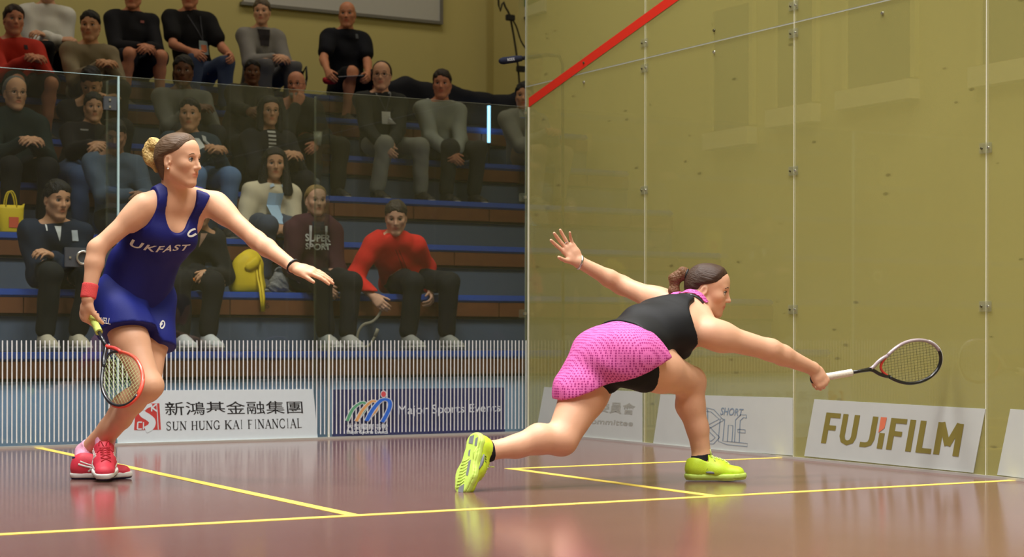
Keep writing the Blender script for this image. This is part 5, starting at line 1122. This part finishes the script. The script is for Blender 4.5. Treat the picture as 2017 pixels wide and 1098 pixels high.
    spectator('person in grey hooded top half hidden behind the glass wall corner', (1033, 192), 5, -6, -.03, TAN, True, ('short', BLACK_H), top=(134, 134, 126), legs=(172, 146, 112), lean=.10, hood=True, pel_px=1040)
    # top rows against the yellow wall
    P = spectator('person in red jacket and dark shorts at top left', (27, 42), 6, 28, -.02, RUDDY, True, ('short', (50, 36, 28)), .008, top=(186, 52, 40), legs=(34, 38, 38), shorts=True, lean=.10, pel_px=40)
    front_panel(P, 'badge_patch', [(.06, .0), (.09, .0), (.09, .035), (.06, .035)], (60, 50, 56))
    spectator('person in taupe sweater above the edge of the glass wall', (178, 54), 6, 4, -.03, TAN, True, ('short', BLACK_H), top=(138, 126, 102), legs=(60, 56, 50), lean=.12)
    P = spectator('person in white zip jacket and black trousers with folded arms', (94, -22), 7, 10, -.03, FAIR, True, ('short', BROWN_H), top=(214, 214, 210), legs=(26, 26, 30), arms='crossed', lean=.08)
    P = spectator('person in black jacket and dark shorts with bare knees', (262, -8), 7, 0, -.03, RUDDY, True, ('short', BROWN_H), top=(26, 26, 32), legs=(34, 36, 44), shorts=True, lean=.08, arms='lap', spread=.15, pel_px=256)
    front_panel(P, 'chest_print', [(.05, .0), (.085, .0), (.085, .02), (.05, .02)], (176, 110, 106)); badge(P, -.02, -.24, .05, .03, (200, 206, 210), False)
    P = spectator('person in black polo shirt wearing a colourful badge', (374, -8), 7, 0, -.03, RUDDY, True, ('short', BROWN_H), top=(22, 22, 26), legs=(72, 84, 112), sleeves='short', lean=.08, arms='thighs', spread=.15, pel_px=384)
    badge(P, .07, -.20, .085, .12, (176, 196, 200), True, rgb2=(226, 132, 92))
    P = spectator('person in grey blazer with dark scarf by the white board', (516, 26), 7, 0, -.03, FAIR, False, ('short', (96, 84, 70)), .016, top=(134, 132, 130), legs=(96, 96, 100), lean=.08)
    front_panel(P, 'scarf', [(-.06, .12), (-.035, -.07), (.035, -.07), (.06, .12)], (52, 48, 52), lift=.010)
    P = spectator('person in black polo shirt and shorts with a sheet of paper', (684, 30), 7, 0, -.06, RUDDY, True, ('bald', (150, 144, 136)), top=(18, 20, 30), legs=(26, 28, 34), shorts=True, sleeves='short', lean=.08, arms='thighs', spread=.16, hands_px={'L': (725, 150, -.22), 'R': (645, 150, -.22)})
    front_panel(P, 'crest', [(.055, .02), (.085, .02), (.085, .06), (.055, .06)], (92, 96, 104))
# ================================================================== things in the gallery
def things():
    yel = fabric('bag_yellow', (226, 196, 44), .55, .12, 120); blkm = mat('black_plastic', (24, 24, 27), rough=.5)
    # yellow tote bag on the third bench
    Yt = rowY(3)+.14; c = atY(20, 454, Yt); z0 = rowZ(3); root = empty('tote_bag', (c[0], Yt, z0)); tag(root, 'bright yellow tote bag with red print on the bench at left', 'bag')
    w2, d2, hh = .078, .045, .185
    bm = bmesh.new(); rings = []
    for t, (sx, sy) in ((0, (1.0, 1.0)), (.06, (1.04, 1.05)), (.5, (1.08, 1.0)), (.85, (1.14, .8)), (1.0, (1.22, .62))):
        ring = []
        for i in range(24):
            a = 2*PI*i/24; ca, sa = math.cos(a), math.sin(a); e = 4
            r_ = (abs(ca)**e+abs(sa)**e)**(-1/e); ring.append(bm.verts.new((c[0]+w2*sx*ca*r_, Yt+d2*sy*sa*r_, z0+.002+hh*t+.012*(abs(ca*r_) > .9)*t)))
        rings.append(ring)
    for A, B in zip(rings[:-1], rings[1:]):
        for i in range(24): bm.faces.new((A[i], A[(i+1) % 24], B[(i+1) % 24], B[i]))
    bm.faces.new(rings[0][::-1]); bmesh.ops.recalc_face_normals(bm, faces=bm.faces)
    o = bm_obj('bag_body', bm, yel, root, True); sd = o.modifiers.new('thickness', 'SOLIDIFY'); sd.thickness = .003
    for s in (-1, 1): tube('handle', [(c[0]+.036*math.cos(t), Yt+s*d2*.62, z0+hh-.02+.115*math.sin(t)) for t in np.linspace(0, PI, 13)], .005, yel, root, 6)
    pr = mat('print_coral', (226, 96, 62), rough=.6); bz = [np.array((c[0]+x*.032+.012, Yt-d2*1.05-.0035, z0+.035+zz*.07)) for x, zz in ((-1, 0), (1, 0), (1, 1), (-1, 1))]
    pp = prism('print_panel', bz, (0, .002, 0), pr, root)
    # yellow backpack
    Yb = rowY(2)+.13; c = atY(490, 575, Yb); z0 = rowZ(2); root = empty('backpack', (c[0], Yb, z0)); tag(root, 'yellow drawstring backpack with hanging strap on second bench', 'bag')
    f = Frame((c[0], Yb, z0), (0, -1, 0), (0, 0, 1)); P = [Cone(f.p(0, -.01, .05), f.p(0, -.005, .18), .128, .110, f.l, .60, .60, k=.03), Cone(f.p(0, 0, .17), f.p(-.01, .02, .245), .095, .06, f.l, .6, .6, k=.03)]
    bp = sdf_obj('bag_body', P, .007, yel, root, 2, wrinkle=.004, wf=34, clip=lambda X, Y, Z: z0+.001-Z+0*X)
    tube('flap', [f.p(.05, .05, .225), f.p(.075, .02, .20), f.p(.075, -.03, .165), f.p(.07, -.05, .15)], [.02, .035, .03, .015], yel, root, 8, flat=((0, 1, 0), .35))
    tube('strap', [f.p(.05, .055, .215), f.p(.085, .05, .12), f.p(.135, .045, .03), f.p(.17, .04, -.03), f.p(.17, .038, -.13)], .011, yel, root, 6, flat=((0, 1, 0), .3)); tube('strap', [f.p(.04, .035, .215), f.p(.085, .03, .10), f.p(.15, .022, .02), f.p(.172, .02, -.04), f.p(.17, .03, -.13)], .009, yel, root, 6, flat=((0, 1, 0), .3))
    tube('side_strap', [f.p(.0, -.09, .17), f.p(.02, -.13, .13), f.p(.02, -.15, .10)], .010, yel, root, 6, flat=((0, 1, 0), .3))
    tube('mouth_cord', [f.p(-.01+.045*math.sin(t), .02+.05*math.cos(t), .232) for t in np.linspace(0, 2*PI, 16, endpoint=False)], .006, blkm, root, 5, True)
    # fluffy grey bag, second fur bag up a row
    fur = mat('fur_grey', (128, 128, 128), rough=.95, var=.5, scale=60, bump=.8, bscale=90)
    for (px, py, row, lab) in ((550, 572, 2, 'grey fluffy bag beside the yellow backpack'), (616, 372, 4, 'grey fluffy hat lying on bench behind the maroon hoodie')):
        Yf = rowY(row)+.12; c = atY(px, py, Yf); z0 = rowZ(row); root = empty('fluffy_bag' if row == 2 else 'fluffy_hat', (c[0], Yf, z0)); tag(root, lab, 'bag' if row == 2 else 'hat')
        sdf_obj('bag_body' if row == 2 else 'crown', [Cone((c[0]-.03, Yf, z0+.045), (c[0]+.02, Yf, z0+.05), .048, .050, k=.02), Ell((c[0], Yf, z0+.09), [(1, 0, 0), (0, 1, 0), (0, 0, 1)], [.055, .05, .05], .02)], .007, fur, root, 1, wrinkle=.006, wf=90, clip=lambda X, Y, Z: z0+.001-Z+0*X)
        tube('carry_loop' if row == 2 else 'brim', [(c[0]+.03*math.cos(t), Yf, z0+.14+.03*math.sin(t)) for t in np.linspace(0, PI, 9)] if row == 2 else [(c[0]+.088*math.cos(t), Yf+.08*math.sin(t), z0+.02) for t in np.linspace(0, 2*PI, 20, endpoint=False)], .006 if row == 2 else .018, fur, root, 6, closed=row != 2)
    # orange cord bag and lime bottle of the person in black
    root = empty('shoulder_strap', atY(372, 560, rowY(2)-.05)); tag(root, 'orange shoulder strap lying across the knees of person in black', 'strap')
    og = fabric('strap_orange', (232, 132, 44), .7); pts = [atY(x, y, rowY(2)-.10) for x, y in ((347, 573), (352, 562), (365, 553), (382, 551), (397, 556))]; tube('webbing', pts, .011, og, root, 7, flat=((0, 1, 0), .35)); tube('buckle', [pts[0]-V3(.012, 0, .01), pts[0]+V3(.006, 0, .004)], .013, blkm, root, 6)
    b0 = atY(408, 578, rowY(2)-.13); root = empty('drink_bottle', b0); tag(root, 'lime yellow drinking bottle between the knees of person in black', 'bottle')
    lm = mat('bottle_lime', (206, 208, 52), rough=.3); tube('bottle_body', [b0+V3(0, 0, z) for z in (0, .004, .09, .105, .112)], [.026, .031, .034, .030, .018], lm, root, 12); tube('cap', [b0+V3(0, 0, z) for z in (.112, .116, .132, .134)], [.018, .021, .021, .016], mat('cap_clear', (206, 210, 190), rough=.3), root, 12)
    # phone, camera, cup, paper, pouch
    def slab(name, label, cat, p, ex, ey, size, m, extra=None):
        ex, ey = nrm(ex), ortho(ey, ex); n = np.cross(ex, ey); bm = bmesh.new(); add_box(bm, (-size[0]/2, -size[1]/2, -size[2]/2), (size[0]/2, size[1]/2, size[2]/2), min(size)*.3)
        r_ = empty(name, p); tag(r_, label, cat); M_ = Matrix(((ex[0], ey[0], n[0], p[0]), (ex[1], ey[1], n[1], p[1]), (ex[2], ey[2], n[2], p[2]), (0, 0, 0, 1))); bm.transform(M_); bm_obj('case', bm, m, r_)
        if extra:
            bm = bmesh.new(); add_box(bm, (-size[0]*.42, -size[1]*.42, size[2]*.5-.0005), (size[0]*.42, size[1]*.42, size[2]*.5+.001)); bm.transform(M_); bm_obj('screen', bm, extra, r_)
        return r_
    slab('phone', 'lilac phone in the hands of person in cream cardigan', 'phone', atY(536, 442, rowY(3)-.15), cv(.9, .3, 0), cv(-.2, .8, .5), (.045, .085, .009), mat('phone_lilac', (196, 170, 214), rough=.3), mat('screen_dark', (60, 56, 76), rough=.15))
    slab('camera_phone', 'dark phone held by person in maroon hoodie', 'phone', atY(622, 552, rowY(2)-.08), cv(.9, -.35, 0), cv(.3, .8, .5), (.10, .055, .010), blkm, mat('screen_blue', (90, 100, 124), rough=.15))
    cp = atY(626, 282, rowY(5)-.26); root = empty('plastic_cup', cp); tag(root, 'clear plastic cup of pale drink held by person with hand at chin', 'cup')
    tube('cup_wall', [cp+V3(0, 0, z) for z in (-.02, .085)], [.026, .036], mat('cup_plastic', (196, 194, 170), rough=.25), root, 14); tube('rim', [cp+V3(.036*math.cos(t), .036*math.sin(t), .086) for t in np.linspace(0, 2*PI, 18, endpoint=False)], .003, mat('cup_plastic', (0, 0, 0)), root, 5, True)
    pc = atY(690, 153, rowY(7)-.24); root = empty('paper_sheet', pc); tag(root, 'white sheet of paper on the lap of person in black polo', 'paper')
    pts = [pc+cv(*v) for v in ((-.10, .0, .05), (.12, .012, .05), (.10, .03, -.10), (-.07, .02, -.10))]; prism('sheet', pts, V3(0, 0, .003), mat('paper_white', (214, 216, 220), rough=.8), root)
    rc = atY(650, 159, rowY(7)-.22); root = empty('waist_pouch', rc); tag(root, 'small red pouch beside the white sheet of paper', 'pouch'); sdf_obj('pouch_body', [Cone(rc-CR*.035, rc+CR*.035, .032, .030, k=.02)], .006, fabric('pouch_red', (168, 30, 44), .7), root, 1, wrinkle=.003, wf=60); tube('zip', [rc+cv(-.04, .006, .03), rc+cv(.04, .006, .03)], .003, blkm, root, 5)
    # black backpack by the bald person
    c = atY(614, 160, rowY(7)-.08); z0 = rowZ(7); root = empty('backpack', (c[0], c[1], z0)); tag(root, 'black backpack standing next to person in black polo and shorts', 'bag')
    yb = rowY(7)+.24; sdf_obj('bag_body', [Cone((c[0]-.02, yb, z0+.07), (c[0]-.02, yb, z0+.20), .085, .075, (1, 0, 0), .6, .55, k=.02)], .008, fabric('pack_black', (26, 26, 34), .7), root, 2, wrinkle=.004, wf=40, clip=lambda X, Y, Z: z0+.001-Z+0*X)
    for s in (-1, 1): tube('strap', [(c[0]-.02+s*.045, yb-.05, z0+.20), (c[0]-.02+s*.065, yb-.09, z0+.26), (c[0]-.02+s*.07, yb-.09, z0+.16), (c[0]-.02+s*.06, yb-.06, z0+.06)], .010, blkm, root, 6)
    # beige racket bag leaning between maroon and red hoodies
    bg = fabric('bag_beige', (150, 142, 122), .7); root = empty('hanging_strap', atY(716, 684, rowY(2)-.16)); tag(root, 'beige curled strap hanging from the hand of red hoodie person', 'strap')
    tube('webbing', spline([atY(x, y, rowY(2)-.16) for x, y in ((752, 598), (748, 618), (734, 634), (716, 640), (706, 654), (704, 672), (714, 684), (728, 680), (738, 664))], 4), .010, bg, root, 7, flat=((0, 1, 0), .45))
    tube('strap_end', [atY(x, y, rowY(2)-.16) for x, y in ((738, 664), (742, 654), (744, 648))], .013, bg, root, 7, flat=((0, 1, 0), .45))
    # black cover draped over gear behind the fifth row
    dk = fabric('cover_black', (28, 29, 38), .8, .2, 60); yc = rowY(6)+.14; z6 = rowZ(6); root = empty('gear_cover', atY(900, 260, yc)); tag(root, 'black cover draped over gear behind grey shirt person', 'cover')
    xa, xb = float(atY(770, 200, yc)[0]), float(atY(1034, 200, yc)[0]); P = []
    tops = [(770, 160), (800, 152), (840, 162), (880, 166), (920, 178), (960, 186), (1000, 188), (1018, 180), (1032, 190)]
    for (xa_, ya_), (xb_, yb_) in zip(tops[:-1], tops[1:]):
        A_, B_ = atY(xa_, ya_, yc), atY(xb_, yb_, yc)
        for k in np.linspace(0, 1, 5):
            za, zb = A_[2]*(1-k)+(z6+.08)*k-.07*(1-k), B_[2]*(1-k)+(z6+.08)*k-.07*(1-k); P.append(Cone((A_[0], yc, za), (B_[0], yc, zb), .07, .07, k=.03))
    sdf_obj('cloth', P, .016, dk, root, 2, wrinkle=.010, wf=18, clip=lambda X, Y, Z: z6+.002-Z+0*X); tube('hem_cord', [(xa, yc-.085, z6+.012), ((xa+xb)/2, yc-.09, z6+.012), (xb, yc-.085, z6+.012)], .008, blkm, root, 6)
    # glowing upright tube, made up to stand in for a reflection in the back glass
    yl = rowY(6)-.06; A_, B_ = atY(963, 206, yl), atY(962, 284, yl); B_[0] = A_[0]; B_[2] = min(B_[2], A_[2]-.2); root = empty('reflection_streak', B_); tag(root, 'glowing blue-white upright streak standing in for a reflection in the back glass', 'reflection')
    lm = mat('reflection_glow', (150, 214, 255), rough=.3, var=.0, emit=3.2); tube('tube', [B_, B_*.98+A_*.02, A_*.98+B_*.02, A_], [.010, .014, .014, .010], lm, root, 12)
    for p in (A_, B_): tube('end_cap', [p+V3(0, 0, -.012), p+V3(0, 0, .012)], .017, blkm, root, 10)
    tube('stand', [B_+V3(0, 0, -.012), V3(B_[0], yl, rowZ(5)+.014)], .006, blkm, root, 6); tube('foot', [V3(B_[0], yl, rowZ(5)+.003), V3(B_[0], yl, rowZ(5)+.014)], .03, blkm, root, 12)  # caps, stand and foot are made up along with the streak
    # yellow post at the right
    pa = atY(1026, 176, rowY(6)+.36); root = empty('yellow_post', (pa[0], pa[1], z6)); tag(root, 'thin yellow post beside the black cover', 'post'); tube('shaft', [(pa[0], pa[1], z6), (pa[0], pa[1], pa[2])], .018, mat('post_yellow', (206, 172, 30), rough=.5), root, 10); tube('foot', [(pa[0], pa[1], z6), (pa[0], pa[1], z6+.02)], .05, blkm, root, 12)
    # whiteboard high on the rear wall
    bd = mat('board_grey', (196, 196, 194), rough=.5, var=.03); bl = V3(*atY(480, 6, YR-.03)); br = V3(*atY(866, 40, YR-.03)); zb = (bl[2]+br[2])/2; root = empty('notice_board', ((bl[0]+br[0])/2, YR-.03, zb)); tag(root, 'large pale notice board high on the yellow rear wall', 'board')
    box('panel', (bl[0], YR-.035, zb), (br[0], YR-.004, zb+1.2), bd, root); fr = mat('board_frame', (120, 118, 112), rough=.5)
    box('frame_rail', (bl[0]-.03, YR-.05, zb-.03), (br[0]+.03, YR-.004, zb), fr, root); box('frame_rail', (br[0], YR-.05, zb), (br[0]+.03, YR-.004, zb+1.2), fr, root)
    # picture at the right edge on the side wall, boom microphone, hanging cable
    pw = XR-.03; a_ = atX(1020, 38, pw); root = empty('framed_picture', a_); tag(root, 'white framed picture with green print near glass wall corner', 'picture')
    y1_, y0_ = float(atX(1022, 30, pw)[1]), float(atX(1046, 30, pw)[1]); zb = float(a_[2]); box('mount', (pw, y0_-.25, zb), (XR, y1_, zb+.55), mat('mount_white', (206, 206, 196), rough=.6), root)
    prism('print', [(pw-.004, y1_-.04, zb+.13), (pw-.004, y1_-.12, zb+.10), (pw-.004, y0_-.2, zb+.12), (pw-.004, y0_-.2, zb+.5), (pw-.004, y1_-.10, zb+.5), (pw-.004, y1_-.06, zb+.3)], (.003, 0, 0), mat('print_green', (44, 104, 62), rough=.5), root); box('lower_rail', (pw-.01, y0_-.25, zb-.015), (XR, y1_, zb), blkm, root)
    mA, mB = atY(983, 121, .24), atY(1042, 113, .20); root = empty('boom_microphone', (mA+mB)/2); tag(root, 'dark foam boom microphone pointing past the glass wall corner', 'microphone')
    ax = nrm(mB-mA); tube('foam', [mA, mA+ax*.010, mA+ax*.03, mA+ax*.12, mA+ax*.16], [.010, .019, .024, .023, .019], fabric('foam_navy', (40, 44, 62), .9, .3, 200), root, 14); tube('barrel', [mA+ax*.165, mA+ax*.36], [.014, .014], blkm, root, 10)
    lb = mA+ax*.06; e2 = ortho(CU, ax); qd = [lb+e2*.008, lb+ax*.05+e2*.008, lb+ax*.05-e2*.010, lb-e2*.010]; text_quad('lettering', 'RODE', [p-CF*.0255 for p in qd], mat('mic_print', (206, 208, 214), rough=.5), root, bold=.02)
    tp = mA+ax*.34; tube('boom_pole', [tp, tp+V3(.10, 0, .0), V3(tp[0]+.14, .2, tp[2]-.05), V3(tp[0]+.15, .2, -.12)], .011, blkm, root, 8)
    root = empty('hanging_cable', atY(1005, 40, 4.6)); tag(root, 'dark hanging cable with clamps in front of the side wall', 'cable'); cm = mat('cable_olive', (52, 48, 30), rough=.7)
    pts = [V3(atY(978, -80, 4.6)[0], 4.6, 8.0)]+[atY(x, y, 4.6) for x, y in ((980, -60), (992, 4), (1003, 28), (1010, 60), (1017, 105), (1022, 150), (1024, 190))]; tube('cable', spline(pts, 4), .010, cm, root, 6); tube('cable_loop', spline([atY(x, y, 4.6) for x, y in ((1003, 30), (1016, 50), (1026, 80), (1036, 96))], 4), .008, cm, root, 6)
    for p_ in ((1005, 35), (1026, 136)): cc = atY(*p_, 4.58); box('clamp', cc-V3(.045, .02, .028), cc+V3(.045, .02, .028), blkm, root, bev=.006)
player_navy(); player_pink(); crowd(); things()
